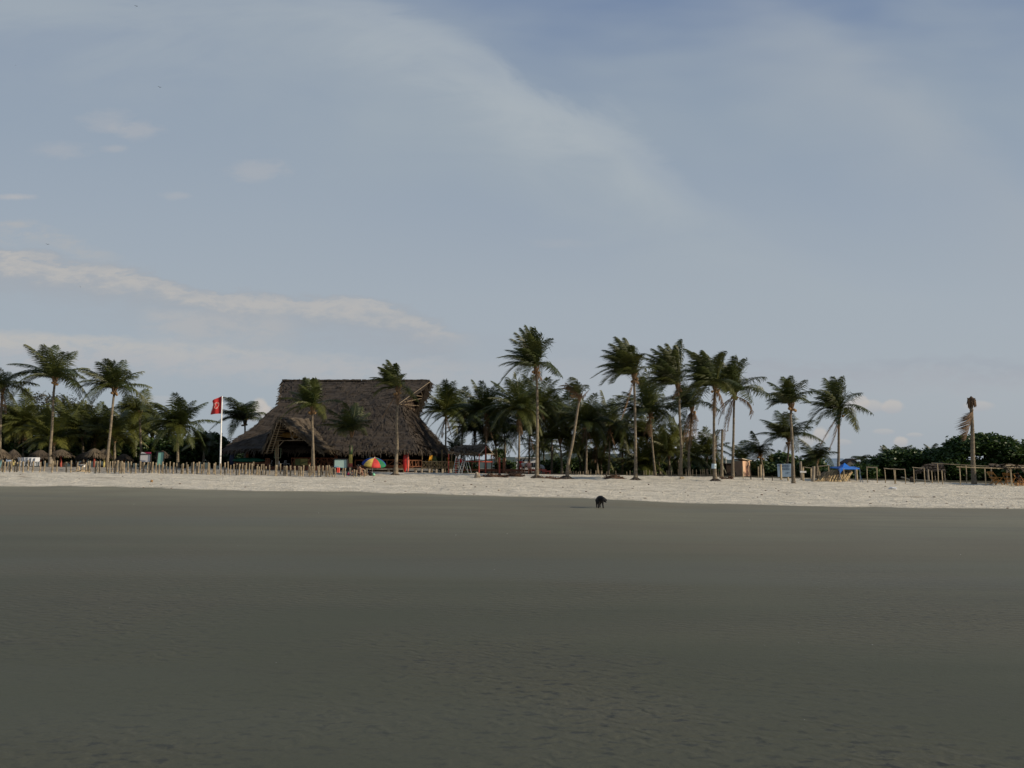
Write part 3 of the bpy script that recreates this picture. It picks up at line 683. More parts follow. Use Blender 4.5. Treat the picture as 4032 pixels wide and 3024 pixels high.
# ---------------------------------------------------------------- thatch
def thatch_patch(mb, a, b, c, d, dens=9., ln=.75, w=.11, thick=.28, hang=.35, lift=.16):
    """a,b along the top, d,c along the bottom; strips run downhill"""
    a, b, c, d = map(V, (a, b, c, d))
    nrm = (b-a).cross(d-a)
    if nrm.length < 1e-6: nrm = (c-b).cross(d-c)
    nrm.normalize()
    if nrm.z < 0: nrm = -nrm
    L_ = ((d-a).length+(c-b).length)/2; NC = max(2, int(L_/.75)); nu, nv = 14, NC*3
    from mathutils import noise as mn
    def S(u, v):
        p = a.lerp(b, u).lerp(d.lerp(c, u), v)
        return p+nrm*(.11*((v*NC+mn.noise(p*.6)*.5) % 1.)+mn.noise(p*.45)*.22+mn.noise(p*1.4)*.10) + V((0,0,-.25*math.sin(v*math.pi)))*.6
    k = len(mb.v)
    for j in range(nv+1):
        for i in range(nu+1): mb.v.append(tuple(S(i/nu, j/nv)))
    for j in range(nv):
        for i in range(nu): mb.face((k+j*(nu+1)+i, k+j*(nu+1)+i+1, k+(j+1)*(nu+1)+i+1, k+(j+1)*(nu+1)+i), .1)
    k2 = len(mb.v)
    for j in range(nv+1):
        for i in range(nu+1): mb.v.append(tuple(S(i/nu, j/nv)-nrm*thick))
    for j in range(nv):
        for i in range(nu): mb.face((k2+j*(nu+1)+i, k2+(j+1)*(nu+1)+i, k2+(j+1)*(nu+1)+i+1, k2+j*(nu+1)+i+1), .0)
    for i in range(nu): mb.face((k+nv*(nu+1)+i, k+nv*(nu+1)+i+1, k2+nv*(nu+1)+i+1, k2+nv*(nu+1)+i), .1)
    area = ((b-a).length+(c-d).length)/2*((d-a).length+(c-b).length)/2
    for _ in range(int(area*dens)):
        u, v = random.random(), random.random()
        p = S(u, v); q = S(u, min(1, v+.05)) if v < .94 else S(u, 1)+(S(u, 1)-S(u, .95)).normalized()*.1
        dn = (q-p)
        if dn.length < 1e-4: continue
        dn.normalize(); sd = dn.cross(nrm).normalized(); dn = (dn+sd*rnd(-.35,.35)).normalized()
        l = ln*rnd(.5, 1.2); ww = sd*w*rnd(.5,1.2)*.5; tn = rnd(0, 1)**2*.8
        p0 = p+nrm*.02; p1 = p+dn*l+nrm*lift*rnd(.3,1)
        mb.quad(p0-ww, p0+ww, p1+ww*.6, p1-ww*.6, tn)
    for _ in range(int((c-d).length*16)):   # ragged eave
        u = random.random(); p = S(u, 1)+nrm*rnd(-thick, .05); dn = ((S(u,1)-S(u,.9)).normalized()+V((rnd(-.3,.3),rnd(-.3,.3),-.8))).normalized()
        sd = dn.cross(nrm).normalized()*w*.5; l = hang*rnd(.4, 1.5)
        mb.quad(p-sd, p+sd, p+dn*l+sd*.3, p+dn*l-sd*.3, rnd(0, .9))
def ragged(mb, p, q, n, l, dirv):
    for _ in range(n):
        t = random.random(); a = V(p).lerp(V(q), t); dn = (V(dirv)+V((rnd(-.4,.4),rnd(-.4,.4),rnd(-.4,.4)))).normalized()*l*rnd(.4,1.3)
        sd = dn.cross(V((0,1,0))).normalized()*.07 if abs(dn.normalized().y) < .9 else V((.07,0,0))
        mb.quad(a-sd, a+sd, a+dn+sd*.3, a+dn-sd*.3, rnd(0,.6))

# ---------------------------------------------------------------- restaurant
random.seed(11)
rest = thing('thatched_restaurant', G(1350,76), 'large open thatched restaurant with a high saddle roof and wooden rails', 'restaurant')
x0, x1, y0, y1, zt = -23.5, -11.4, 79., 92., 8.05
X0, X1, Y0, Y1, ze = -26.7, -8.7, 72., 98., 3.25
RY, RZ, RXL, RXR = 85.5, 11.15, -25.15, -9.05
mb = MB()
thatch_patch(mb, (x0,y0,zt),(x1,y0,zt),(X1,Y0+.8,ze-.1),(X0,Y0,ze), 11)
thatch_patch(mb, (x1,y0,zt),(x1,y1,zt),(X1+1.3,Y1,ze),(X1,Y0+.8,ze-.1), 10)
thatch_patch(mb, (x0,y1,zt),(x0,y0,zt),(X0,Y0,ze),(X0-.5,Y1,ze), 6)
thatch_patch(mb, (x1,y1,zt),(x0,y1,zt),(X0-.5,Y1,ze),(X1+1.3,Y1,ze), 2)
mb.build('lower_roof', M_thatch, rest)
mb = MB()
thatch_patch(mb, (RXL,RY,RZ),(RXR,RY,RZ),(x1,y0,zt-.12),(x0,y0,zt-.12), 13, lift=.12)
thatch_patch(mb, (RXR,RY,RZ),(RXL,RY,RZ),(x0,y1,zt-.12),(x1,y1,zt-.12), 4)
ragged(mb, (RXL,RY,RZ), (x0,y0,zt), 90, .45, (-.8,0,-.6))
ragged(mb, (RXR,RY,RZ), (x1,y1,zt), 260, .75, (.5,0,-.9)); ragged(mb, (RXR-.4,RY,RZ-.3), (x1,y1-1,zt), 160, .8, (.3,0,-.95))
for k in range(60):   # ridge cap
    xx = lerp(RXL, RXR, (k+.5)/60); mb.box((xx+rnd(-.1,.1), RY, RZ+.05+rnd(-.03,.03)), (.34,.55,.16), rnd(-.15,.15), tone=rnd(.1,.5))
mb.build('upper_roof', M_thatch, rest)
mb = MB()  # dark panel for the shade inside the right gable opening, and its poles
g0 = V((x1+.15,y0+.6,zt)); g1 = V((x1+.15,y1-.6,zt)); gt = V((x1+.15,RY,RZ-.7))
mb.prism([g0, g1, gt], (.1,0,0)); mb.build('gable_dark_panel', M_wooddk, rest); mb = MB(); mb.prism([V((x0,y0+.6,zt)), V((x0,y1-.6,zt)), V((x0,RY,RZ-.7))], (-.1,0,0))
mb.build('gable_dark_panel', M_wooddk, rest)
tip = V((RXR+.05,RY-.05,RZ-.1)); fb = V((x1+.1,y0,zt)); bb = V((x1+.3,y1-.8,zt-.1))
for p, q in ((tip,fb-V((.2,.15,0))),(tip,bb),(tip.lerp(fb,.35),tip.lerp(bb,.5)),(tip.lerp(bb,.45),tip.lerp(fb,.62)),(tip.lerp(fb,.62),bb.lerp(fb,.45)),(tip.lerp(bb,.75),fb),(bb.lerp(fb,.5),tip.lerp(fb,.8)),(fb.lerp(tip,.1)+V((0,.3,0)),tip.lerp(bb,.5)),(fb,bb.lerp(fb,.15)+V((0,0,.3)))):
    MB().beam(p, q, .04).build('gable_pole', M_gablepole, rest)
# porch
mb = MB()
pa = V((-20.15,67.3,6.05)); pb = V((-20.0,78.5,6.5))
fl = V((-22.35,70.3,3.2)); fr_ = V((-16.9,70.6,3.15))
thatch_patch(mb, pa, pb, (-23.2,75.2,3.4), fl, 12)
thatch_patch(mb, pb, pa, fr_, (-16.2,74.8,3.2), 14)
ragged(mb, pa, fl.lerp(pa,.0), 70, .4, (-.1,-.2,-1)); ragged(mb, pa, fr_, 140, .5, (.2,-.2,-1))
mb.build('porch_roof', M_thatch2, rest)
for p, q in ((pa+V((0,.1,-.3)), fl+V((.35,.1,-.2))),(pa+V((.1,.1,-.3)), fr_+V((-.3,.1,-.2))),(pa+V((.1,.6,-.4)), fl+V((.7,.5,-.1))),
             (P(1067,1734,70.6),P(1222,1734,70.6)),(P(1097,1757,70.6),P(1117,1736,70.6)),(P(1226,1757,70.6),P(1207,1736,70.6)),
             (P(1155,1732,70.6),P(1135,1680,70.6)),(P(1165,1732,70.6),P(1188,1722,70.6)),(P(1160,1732,70.6),P(1142,1720,70.6))):
    MB().beam(p, q, .055).build('porch_beam', M_polegrey, rest)
for k in range(14):
    t = (k+.5)/14; a = pa.lerp(fl, t)+V((.12,.2,-.33)); MB().beam(a, a+V((.35,1.6,.05)), .03).build('batten', M_pole, rest)
for x in (1087,1095,1228):
    MB().beam(G(x,70.9,-.1), P(x,1735,70.9), .06).build('porch_post', M_pole, rest)
# deck, added dark wall, posts
zd = 1.78
mb = MB(); mb.box(((X0+X1)/2-.1,(74+97)/2,zd-.08),(16.9,23,.16)); mb.build('deck', M_wood, rest)
mb = MB(); mb.box((-19.6,72.6,zd-.25),(5.,2.8,.5)); mb.build('porch_step', M_wood, rest)
mb = MB(); mb.box(((X0+X1)/2,96.5,3.0),(16.6,.15,2.7)); mb.box((X0+1,86,3.),(.15,20,2.7)); mb.build('added_dark_wall', M_wooddk, rest)  # walls added so the interior under the roof stays dark
MB().box((-17.5,84,2.6),(7,.2,1.6)).build('bar_counter', M_wooddk, rest); MB().box((-13,88,2.7),(5,.2,1.9)).build('bar_shelf', M_wooddk, rest)
for px in (971,977,1319,1326,1466,1474,1590,1662,1700,1740,1778):
    y = 74.1 if px < 1640 else 76+(px-1640)*.1
    MB().beam(P(px,1868,y), P(px,1770,y), .07).build('roof_post', M_orange if px < 1500 else M_beige, rest)
for x in (-24,-20,-16,-12):
    for y in (80,88): MB().beam((x,y,1.2),(x,y,zt-1.),.12).build('roof_post', M_wooddk, rest)
# rails
def rail(pa_, pb_, Ya, Yb, ytop, ybot, mat, pattern, owner=rest, r=.045):
    mb = MB(); T = lambda t, v: P(lerp(pa_,pb_,t), lerp(ybot,ytop,v), lerp(Ya,Yb,t))
    mb.beam(T(0,1),T(1,1),r*1.3); mb.beam(T(0,0),T(1,0),r*1.3)
    n = len(pattern)
    for i, c in enumerate(pattern):
        a, b = i/n, (i+1)/n
        mb.beam(T(a,0),T(a,1.02),r); m = (a+b)/2
        if c == 'X': mb.beam(T(a,0),T(b,1),r*.8); mb.beam(T(a,1),T(b,0),r*.8)
        if c == '/': mb.beam(T(a,0),T(b,1),r*.8)
        if c == '\\': mb.beam(T(a,1),T(b,0),r*.8)
        if c == 'S':
            for k in range(5): mb.beam(T(a,0),T(lerp(a,b,min(1,(5-k)/3)),min(1,(k+1)/3)),r*.6)
        if c == 'Y':
            mb.beam(T(m,0),T(m,1),r*.7); mb.beam(T(m,.1),T(a,.8),r*.7); mb.beam(T(m,.1),T(b,.8),r*.7); mb.beam(T(m,.4),T(a,1),r*.6); mb.beam(T(m,.4),T(b,1),r*.6)
    mb.beam(T(1,0),T(1,1.02),r)
    mb.build('railing', mat, owner)
rail(1239,1314,73.6,73.6,1804,1833,M_orange,'XYS')
rail(1148,1160,73,73,1805,1833,M_orange,'/')
rail(1213,1228,72.8,72.4,1806,1834,M_orange,'/|')
rail(1398,1490,74,74,1812,1834,M_orange,'|X|')
rail(1490,1590,73.8,73.8,1811,1835,M_orange,'\\/X')
rail(1612,1660,74.2,74.6,1813,1837,M_orange,'/|/|')
rail(1660,1782,74.6,76.5,1818,1843,M_beige,'XYXYXY')
rail(923,1042,73.4,73.4,1822,1830,M_orange,'YYYYY', r=.04)
rail(1046,1062,73,73,1806,1834,M_orange,'XX')
mb = MB(); mb.box(P(1190,1819.5,74.2),(1.5,.06,.66)); mb.box(P(1200,1812,74.15),(1.0,.05,.28)); mural = mb.build('mural_panel', M_yel, rest)
mb = MB(); mb.box(P(1170,1820,74.1),(.62,.05,.66)); mb.prism([P(1186,1822,74.05),P(1223,1812,74.05),P(1223,1817,74.05),P(1186,1826,74.05)],(0,.03,0)); mb.build('mural_pattern', M_olive, mural)
mb = MB(); mb.beam(P(1148,1804,73.9),P(1226,1803,73.9),.07); mb.box(P(1188,1836,73.8),(1.9,.1,.16)); mb.build('mural_frame', M_orange, mural)
mb = MB()
for a, b, y in ((1240,1314,1838),(1440,1590,1847),(1612,1650,1846)): mb.box(P((a+b)/2,y,73.5),((b-a)*73.5/F,.1,.12))
mb.build('deck_edge', M_polegrey, rest)
for px in (1437,1530,1636,1660,1690,1718,1742,1774): MB().beam(P(px,1862,73.6),P(px,1846,73.6),.13 if px<1640 else .1).build('stilt', M_polegrey, rest)
mb = MB(); mb.box((-23.6,73.8,1.45),(5.6,.2,.5)); mb.box((-17.8,74.4,1.4),(15,.2,.45)); mb.build('deck_skirt', M_wooddk, rest)
mb = MB()  # hanging frame near the porch
for p, q in (((1083,1765),(1107,1765)),((1107,1765),(1104,1803)),((1104,1803),(1080,1803)),((1080,1803),(1083,1765))): mb.beam(P(*p,71.6),P(*q,71.6),.03)
tag(mb.build('picture_frame', simple('pale_green_wood',(.25,.33,.22)), None, origin=P(1094,1785,71.6)), 'thin pale green empty frame hanging beside the porch posts', 'frame')

def surfboard(name, label, c, length, width, tilt, mat, vertical=True, thick=.09, group=None, yaw=0., stripe=None):
    n = 14; mb = MB(); rings = []
    for i in range(n+1):
        t = i/n; w = width/2*max(.04, (math.sin(math.pi*(.03+.94*t))**.55))
        s = (t-.5)*length; k = len(mb.v)
        for j in range(8):
            a = 2*math.pi*j/8; x, y = w*math.cos(a), thick/2*math.sin(a)
            mb.v.append((x, y+.10*(abs(t-.5)*2)**3, s) if vertical else (s, y, x))
        rings.append(k)
    for i in range(n):
        for j in range(8): mb.face((rings[i]+j, rings[i]+(j+1)%8, rings[i+1]+(j+1)%8, rings[i+1]+j))
    mb.face([rings[0]+j for j in range(8)][::-1]); mb.face([rings[-1]+j for j in range(8)])
    o = mb.build(name, mat, None, smooth=True, origin=(0,0,0)); o.location = c; o.rotation_euler = (0, tilt, yaw)
    return tag(o, label, 'surfboard', group)
surfboard('surfboard','dark red surfboard standing upright, left of the leaning pair',P(1595,1817,73.2),1.95,.42,R(1),M_red,group='surfboards standing at the restaurant')
surfboard('surfboard','pinkish red surfboard edge on, right of the dark red one',P(1606,1818,73.0),1.85,.24,R(-1),M_redl,group='surfboards standing at the restaurant')
surfboard('surfboard','yellow brown surfboard hung flat under the porch gable',P(1150,1713,71.2),2.35,.55,0,M_surfy,vertical=False)
surfboard('surfboard','navy blue surfboard standing upright at the left end of the restaurant',P(913,1803,74),1.45,.46,R(2),M_navy)
surfboard('boat_hull','long green boat hull lying along the left side of the restaurant',P(981,1812,74),3.0,.48,0,M_teal,vertical=False,thick=.5)['category']='boat'

# chairs and tables inside
def plain_chair(px, py, Y, mat, label, group, yaw=0., s=1., name='chair'):
    c = P(px, py, Y); o = thing(name, c, label, 'chair', group)
    Mx = Matrix.Rotation(yaw, 3, 'Z'); T = lambda x,y,z: c+Mx@V((x*s,y*s,z*s))
    MB().prism([T(-.24,-.24,.42),T(.24,-.24,.42),T(.24,.24,.42),T(-.24,.24,.42)],(0,0,.04)).build('seat',mat,o)
    mb = MB(); mb.prism([T(-.24,.24,.5),T(.24,.24,.5),T(.22,.34,.9),T(-.22,.34,.9)],(0,.03,0)); mb.build('backrest',mat,o)
    for x in (-.22,.22):
        for y in (-.22,.22): MB().beam(T(x*1.1,y*1.1,0),T(x,y,.43),.025*s).build('leg',mat,o)
    return o
M_yc = simple('yellow_orange_plastic',(.62,.32,.03),(.5,.25,.03),.5,3)
for px,py,Y in ((1688,1820,80),(1712,1823,82),(1774,1828,80)):
    plain_chair(px,py+8,Y,M_yc if px!=1712 else M_olive,{1688:'bright yellow chair inside the right part of the restaurant',1712:'olive chair beside the bright yellow one in the restaurant',1774:'orange chair at the right corner post of the restaurant'}[px],None,yaw=px)
for px,lab in ((1061,'white plastic chair left of the porch posts'),(1118,'white plastic chair right of the porch posts'),(1133,'white plastic chair beside the yellow mural')):
    plain_chair(px,1838,75,M_wplas,lab,'white chairs at the porch',yaw=px,s=.7)
mb = MB(); c = P(1099,1828,72.2); mb.tube([c-V((0,0,.25)),c+V((0,0,.1)),c+V((0,0,.2)),c+V((0,0,.3))],[.11,.11,.05,.05],10)
tag(mb.build('water_jug',M_white,None,smooth=True,origin=c),'white jug at the foot of the porch posts','jug')

# ---------------------------------------------------------------- small shelter
random.seed(12)
sh = thing('thatched_shelter', G(1850,75), 'small open thatched shelter on red posts beside the restaurant', 'shelter')
mb = MB()
ra, rb = P(1790,1752,77.5), P(1914,1751,76.5)
thatch_patch(mb, ra, rb, P(1886,1786,74), P(1764,1780,74), 16, hang=.25, thick=.18, ln=.5)
thatch_patch(mb, rb, ra, P(1800,1784,81), P(1944,1787,80), 8, hang=.25, thick=.18, ln=.5)
mb.build('roof', M_thatch2, sh)
for p, q in ((rb+V((.05,-.1,-.15)),P(1945,1790,79.5)),(rb+V((.05,-.1,-.15)),P(1888,1788,74)),(P(1888,1788,74.4),P(1943,1788,79.5))): MB().beam(p,q,.05).build('rafter',M_polegrey,sh)
for px, yt, Y in ((1766,1786,74),(1795,1786,74.2),(1886,1787,74),(1912,1756,75.4),(1936,1788,79),(1825,1790,80),(1858,1790,80)):
    MB().beam(G(px,Y,-.1),P(px+.6,yt,Y),.055).build('post',M_redpost if Y<78 else M_wood,sh)
mb = MB(); mb.beam(P(1796,1815,74.3),P(1940,1819,78.8),.07); mb.beam(P(1796,1817,80),P(1940,1817,80),.05); mb.build('upper_rail',M_redpost,sh)
mb = MB(); mb.box(P(1870,1850,76),(3.8,.3,.14)); mb.box(P(1870,1852,79),(3.8,.3,.12)); mb.build('bench_rail',M_wood,sh)
def ladder(label, base, top, w, mat):
    o = thing('stepladder', base, label, 'ladder'); b, t = V(base), V(top)
    sx = V((w,0,0))
    for s in (-.5,.5): MB().beam(b+sx*s, t+sx*s*.6, .03).build('side_rail',mat,o)
    for k in range(7):
        u = (k+.7)/7.5; MB().beam(b.lerp(t,u)-sx*.5*(1-.4*u), b.lerp(t,u)+sx*.5*(1-.4*u), .022).build('rung',mat,o)
    for s in (-.5,.5): MB().beam(t+sx*s*.6, b+sx*s+V((.9,.4,.0)), .022).build('rear_leg',mat,o)
ladder('pale aluminium stepladder standing open under the left of the shelter', G(1794,73.6), P(1803,1795,73.8), .55, M_alu)
ladder('pale leaning ladder reaching up to the shelter roof', G(1812,73.4), P(1832,1791,74.2), .3, M_alu)
# deck right of the shelter with lone posts
dk = thing('wooden_deck', G(1985,78), 'low brown wooden deck on short legs right of the shelter', 'deck')
mb = MB(); mb.box(P(1990,1852,78),(3.6,3.2,.25)); mb.box(P(2050,1853,78),(3.,2.6,.2)); mb.build('platform',M_wood,dk)
for px in (1950,1975,2000,2030,2060): MB().beam(G(px,76.6),P(px,1852,76.6),.06).build('leg',M_wood,dk)
for px,yt,lab in ((1963,1802,'left thin brown post of the first pair right of the shelter'),(1967,1801,'right reddish post of the first pair right of the shelter'),(1982,1803,'left post of the second pair right of the shelter'),(1987,1803,'right post of the second pair right of the shelter')):
    tag(MB().beam(G(px,76.2),P(px,yt,76.2),.075).build('wooden_post',M_redpost if px in(1967,) else M_wood,None,origin=G(px,76.2)),lab,'post','brown posts right of the shelter')

# red tables and platform
for a,b,yt,lab in ((2078,2150,1850,'long red painted table right of the seated people'),(2135,2168,1856,'small red painted table at the right end')):
    o = thing('red_table', G((a+b)/2,77), lab, 'table','red tables under the grove'); Y=77
    MB().box(P((a+b)/2,yt,Y),((b-a)*Y/F,1.1,.14)).build('tabletop',M_redpost,o)
    for x in (a+3,b-3,(a+b)/2):
        MB().beam(G(x,Y-.4),P(x,yt,Y-.4),.05).build('leg',M_redpost,o)
# white building with windows
wb = thing('white_building', G(2080,112), 'low white building with a row of windows behind the grove trunks', 'building')
c = P(2078,1834,112); W = 90*112/F; H = 1.55
mb = MB(); mb.box(c+V((0,2,0)),(W,4,H+.6)); mb.build('wall',M_white,wb)
mb = MB(); mb.box(c+V((0,1.9,H/2+.36)),(W+.3,4.4,.1)); mb.build('roof',M_white,wb)
for i in range(7):
    w = MB().box(c+V((-W/2+.35+(i+.3)*W/7.3,-.02,.12)),(.33,.06,.62)).build('window',M_glass,wb)
# white van-like rounded heap -> small white tent
o = thing('small_white_tent', G(2132,95), 'small rounded white tent right of the tallest palm trunk', 'tent')
mb = MB(); c = G(2130,95); mb.ball(c+V((0,0,.25)),(.55,.5,.75),12,8,.03); mb.build('canopy',M_white,o,smooth=True)
MB().box(c+V((0,-.5,.35)),(.25,.04,.4)).build('door_flap',M_wallgrey,o)

# ---------------------------------------------------------------- umbrella
random.seed(13)
C = P(1475,1803,66); o = thing('beach_umbrella', G(1463,66), 'tilted beach umbrella with blue, yellow, red and green panels', 'umbrella')
ax = (C-P(1467,1842,66)-V((.05,.20,0))).normalized()
u = ax.cross(V((0,1,0))).normalized(); w = ax.cross(u)
Rr = 1.0; n = 8; PHASE = 0.; cols = [M_ublue,M_uyel,M_ured,M_ugrn,M_ublue,M_uyel,M_ured,M_ugrn]; nms=['blue','yellow','red','green']*2
# choose phase so that yellow and red face the camera
def cap(a, t): return C + (u*math.cos(a)+w*math.sin(a))*Rr*math.sin(t*1.15)/math.sin(1.15) - ax*(.50*(1-math.cos(t*1.15))/(1-math.cos(1.15)))
best = None
faceang = math.atan2(w.y*-1, u.y*-1); PHASE = math.degrees(faceang)+90
for k in range(n):
    mb = MB(); a0 = R(-90)+R(PHASE)+2*math.pi*k/n
    # u points left/right; order panels so they run blue, yellow, red, green from left to right on the near side
    for j in range(5):
        t0, t1 = j/5, (j+1)/5
        for i in range(4):
            b0, b1 = a0+2*math.pi/n*i/4, a0+2*math.pi/n*(i+1)/4
            mb.quad(cap(b0,t0),cap(b1,t0),cap(b1,t1),cap(b0,t1))
    for i in range(4):
        b0, b1 = a0+2*math.pi/n*i/4, a0+2*math.pi/n*(i+1)/4
        mb.quad(cap(b0,1),cap(b1,1),cap(b1,1)-ax*.1,cap(b0,1)-ax*.1)
    am = a0+math.pi/n; d = u*math.cos(am)+w*math.sin(am)
    # nearest panels: sort by screen x among those facing camera
    best = (best or [])+[(d, mb, k)]
near = sorted([b for b in best if b[0].y < 0], key=lambda b: b[0].x); far = sorted([b for b in best if b[0].y >= 0], key=lambda b: -b[0].x)
for (d, mb, k), c_ in zip(near+far, [M_ublue,M_uyel,M_ured,M_ugrn,M_ublue,M_uyel,M_ured,M_ugrn]):
    mb.build('canopy_panel', c_, o, smooth=True)
MB().beam(G(1463,66,-.1), C+ax*.08, .025).build('pole', M_white, o)

# ---------------------------------------------------------------- people
def skinned(name, pts, edges, mat, parent, root=0, sub=1, origin=(0,0,0)):
    me = bpy.data.meshes.new(name); O = V(origin)
    me.from_pydata([tuple(V(p[:3])-O) for p in pts], edges, [])
    o = bpy.data.objects.new(name, me); COL.objects.link(o)
    sk = o.modifiers.new('Skin', 'SKIN'); sk.use_smooth_shade = True
    lay = me.skin_vertices[0].data if me.skin_vertices else None
    if lay is None: return o
    for i, p in enumerate(pts):
        r = p[3]; lay[i].radius = (r, r if len(p) < 5 else p[4]); lay[i].use_root = (i == root)
    ss = o.modifiers.new('Sub', 'SUBSURF'); ss.levels = sub; ss.render_levels = sub
    me.materials.append(mat)
    if parent: o.parent = parent
    return o
POSES = {
 # joints in metres, x right, y away, z up;  pelvis,chest,neck,head,top, then per side shoulder,elbow,wrist,hand, hip,knee,ankle,toe
 'stand': dict(pel=(0,0,.95),chest=(0,0,1.3),neck=(0,0,1.47),head=(0,-.01,1.58),top=(0,0,1.68),
   sh=(.18,0,1.4),el=(.24,.03,1.13),wr=(.25,-.05,.9),ha=(.25,-.07,.82),hip=(.1,0,.9),kn=(.12,-.02,.5),an=(.13,.02,.09),toe=(.14,-.14,.03)),
 'sit': dict(pel=(0,0,.5),chest=(0,-.03,.85),neck=(0,-.03,1.03),head=(0,-.06,1.14),top=(0,-.05,1.24),
   sh=(.18,-.03,.96),el=(.24,-.1,.72),wr=(.16,-.32,.62),ha=(.13,-.38,.62),hip=(.1,-.05,.5),kn=(.13,-.45,.5),an=(.13,-.42,.09),toe=(.14,-.58,.03)),
 'ground': dict(pel=(0,0,.12),chest=(-.12,.05,.45),neck=(-.16,.05,.62),head=(-.17,.02,.73),top=(-.18,.03,.83),
   sh=(.17,.05,.55),el=(.28,.12,.3),wr=(.32,.15,.08),ha=(.36,.12,.03),hip=(.1,0,.12),kn=(.3,-.35,.38),an=(.52,-.6,.07),toe=(.6,-.7,.03)),
}
def human(label, loc, yaw, pose, skin, clothes, s=1., group=None, lean=0.):
    o = thing('person', loc, label, 'person', group)
    J = POSES[pose]; Mx = Matrix.Rotation(yaw, 3, 'Z')
    def W(p, sx=1, add=(0,0,0)):
        if sx != 1 and pose == 'ground': p = (p[0]*(1 if p[0] > .3 else sx) if p[0] > .3 else p[0]*sx, p[1]*1.05-.05, p[2]*.92)
        else: p = (p[0]*sx, p[1], p[2])
        return V(loc)+Mx@(V(p)*s)
    pts = []; ed = []
    def add(p, r, par=None, sx=1, r2=None):
        q = W(p, sx); pts.append((q.x,q.y,q.z,r*s,(r2 or r)*s)); i = len(pts)-1
        if par is not None: ed.append((par, i))
        return i
    pel = add(J['pel'],.13,r2=.1); ch = add(J['chest'],.14,pel,r2=.1); nk = add(J['neck'],.055,ch); hd = add(J['head'],.082,nk); add(J['top'],.06,hd)
    nose = tuple(V(J['head'])+V((0,-.105,-.01))); add(nose,.016,hd)
    legs = []; arms = []
    for sx in (1,-1):
        a = add(J['sh'],.05,ch,sx); b = add(J['el'],.038,a,sx); c = add(J['wr'],.026,b,sx); d = add(J['ha'],.028,c,sx,r2=.018)
        arms.append((a,b,c))
        hv = (V(J['ha'])-V(J['wr'])).normalized(); sd = hv.cross(V((0,1,0))); sd = sd.normalized() if sd.length > .1 else V((1,0,0))
        for k, (off, ln) in enumerate(((-.03,.065),(-.01,.08),(.01,.075),(.03,.06))):
            f1 = add(tuple(V(J['ha'])+sd*off+hv*ln*.5),.009,d,sx); add(tuple(V(J['ha'])+sd*off+hv*ln+V((0,-.012,-.006))),.008,f1,sx)
        t1 = add(tuple(V(J['wr'])+hv*.03-sd*.04),.010,c,sx); add(tuple(V(J['wr'])+hv*.07-sd*.055),.009,t1,sx)
        e = add(J['hip'],.085,pel,sx); f = add(J['kn'],.055,e,sx); g = add(J['an'],.038,f,sx); add(J['toe'],.03,g,sx)
        legs.append((e,f,g))
    skinned('body', pts, ed, skin, o, 0, 1, origin=loc)
    hp, tp = W(J['head']), W(J['top'])
    MB().ball(hp.lerp(tp,.35)+Mx@V((0,.025,.01)),(.10*s,.115*s,.115*s),10,7).build('hair',M_hair,o,smooth=True)
    for nm, mat, part in clothes:
        cp = []; ce = []
        def cadd(p, k, par=None):
            q = pts[p] if isinstance(p, int) else p
            cp.append((q[0],q[1],q[2],q[3]+k,q[4]+k)); i = len(cp)-1
            if par is not None: ce.append((par,i))
            return i
        def mid(i, j, t): return tuple(pts[i][k]*(1-t)+pts[j][k]*t for k in range(5))
        if part == 'top':
            a = cadd(mid(pel,ch,.15),.018); b = cadd(ch,.02,a); cadd(mid(ch,nk,.6),.03,b)
            for (x,y,z) in arms: q = cadd(x,.018,b); cadd(mid(x,y,.55),.02,q)
        elif part in ('shorts','trousers'):
            a = cadd(pel,.02); cadd(mid(pel,ch,.25),.015,a)
            for (x,y,z) in legs:
                q = cadd(x,.022,a)
                if part == 'shorts': cadd(mid(x,y,.7),.025,q)
                else: q = cadd(y,.02,q); cadd(mid(y,z,.9),.02,q)
        elif part == 'band':
            a = cadd(mid(pel,ch,.72),.012); cadd(mid(pel,ch,.95),.012,a)
        elif part == 'briefs':
            a = cadd(pel,.012); cadd(mid(pel,ch,.12),.008,a)
        skinned(nm, cp, ce, mat, o, 0, 1, origin=loc)
    return o
human('person with bare back sitting on the sand, leftmost under the umbrella', G(1410,65.5,.02), R(-60), 'ground', M_skin, [('bikini_top',M_clb,'band'),('briefs',M_clb,'briefs')], group='people on the sand under the umbrella')
human('person with bare legs stretched out on the sand, second from the left under the umbrella', G(1423,64.8,.02), R(-20), 'ground', M_skin, [('swim_top',M_clb,'band'),('shorts',M_clb,'shorts')], group='people on the sand under the umbrella')
human('dark person in black sitting on the sand right of the bare legs', G(1444,65.4,.02), R(10), 'ground', M_skin2, [('shirt',M_clb,'top'),('shorts',M_clb,'shorts')], s=.85, group='people on the sand under the umbrella')
human('person in a pale grey shirt sitting on the deck edge', G(2062,76.4,.1), R(-5), 'sit', M_skin, [('shirt',M_clw,'top'),('shorts',M_clb,'shorts')], group='people at the deck')
human('person in pink sitting left of the long red table', G(2082,76.2,.1), R(15), 'sit', M_skin, [('shirt',M_clp,'top'),('shorts',M_clp,'shorts')], group='people at the deck')
human('person in a red shirt standing behind the deck', G(2051,79,.1), R(10), 'stand', M_skin2, [('shirt',M_clr,'top'),('trousers',M_clr,'trousers')], s=.8, group='people at the deck')
human('person in a red top and black trousers standing beside the ladder', G(1814,74.2,.0), R(-30), 'stand', M_skin2, [('shirt',M_clr,'top'),('trousers',M_clb,'trousers')], s=.95)
human('dark person sitting among the deck chairs at the right edge', G(4003,67,.05), R(5), 'sit', M_skin2, [('shirt',M_clb,'top'),('shorts',M_clb,'shorts')], s=.9)

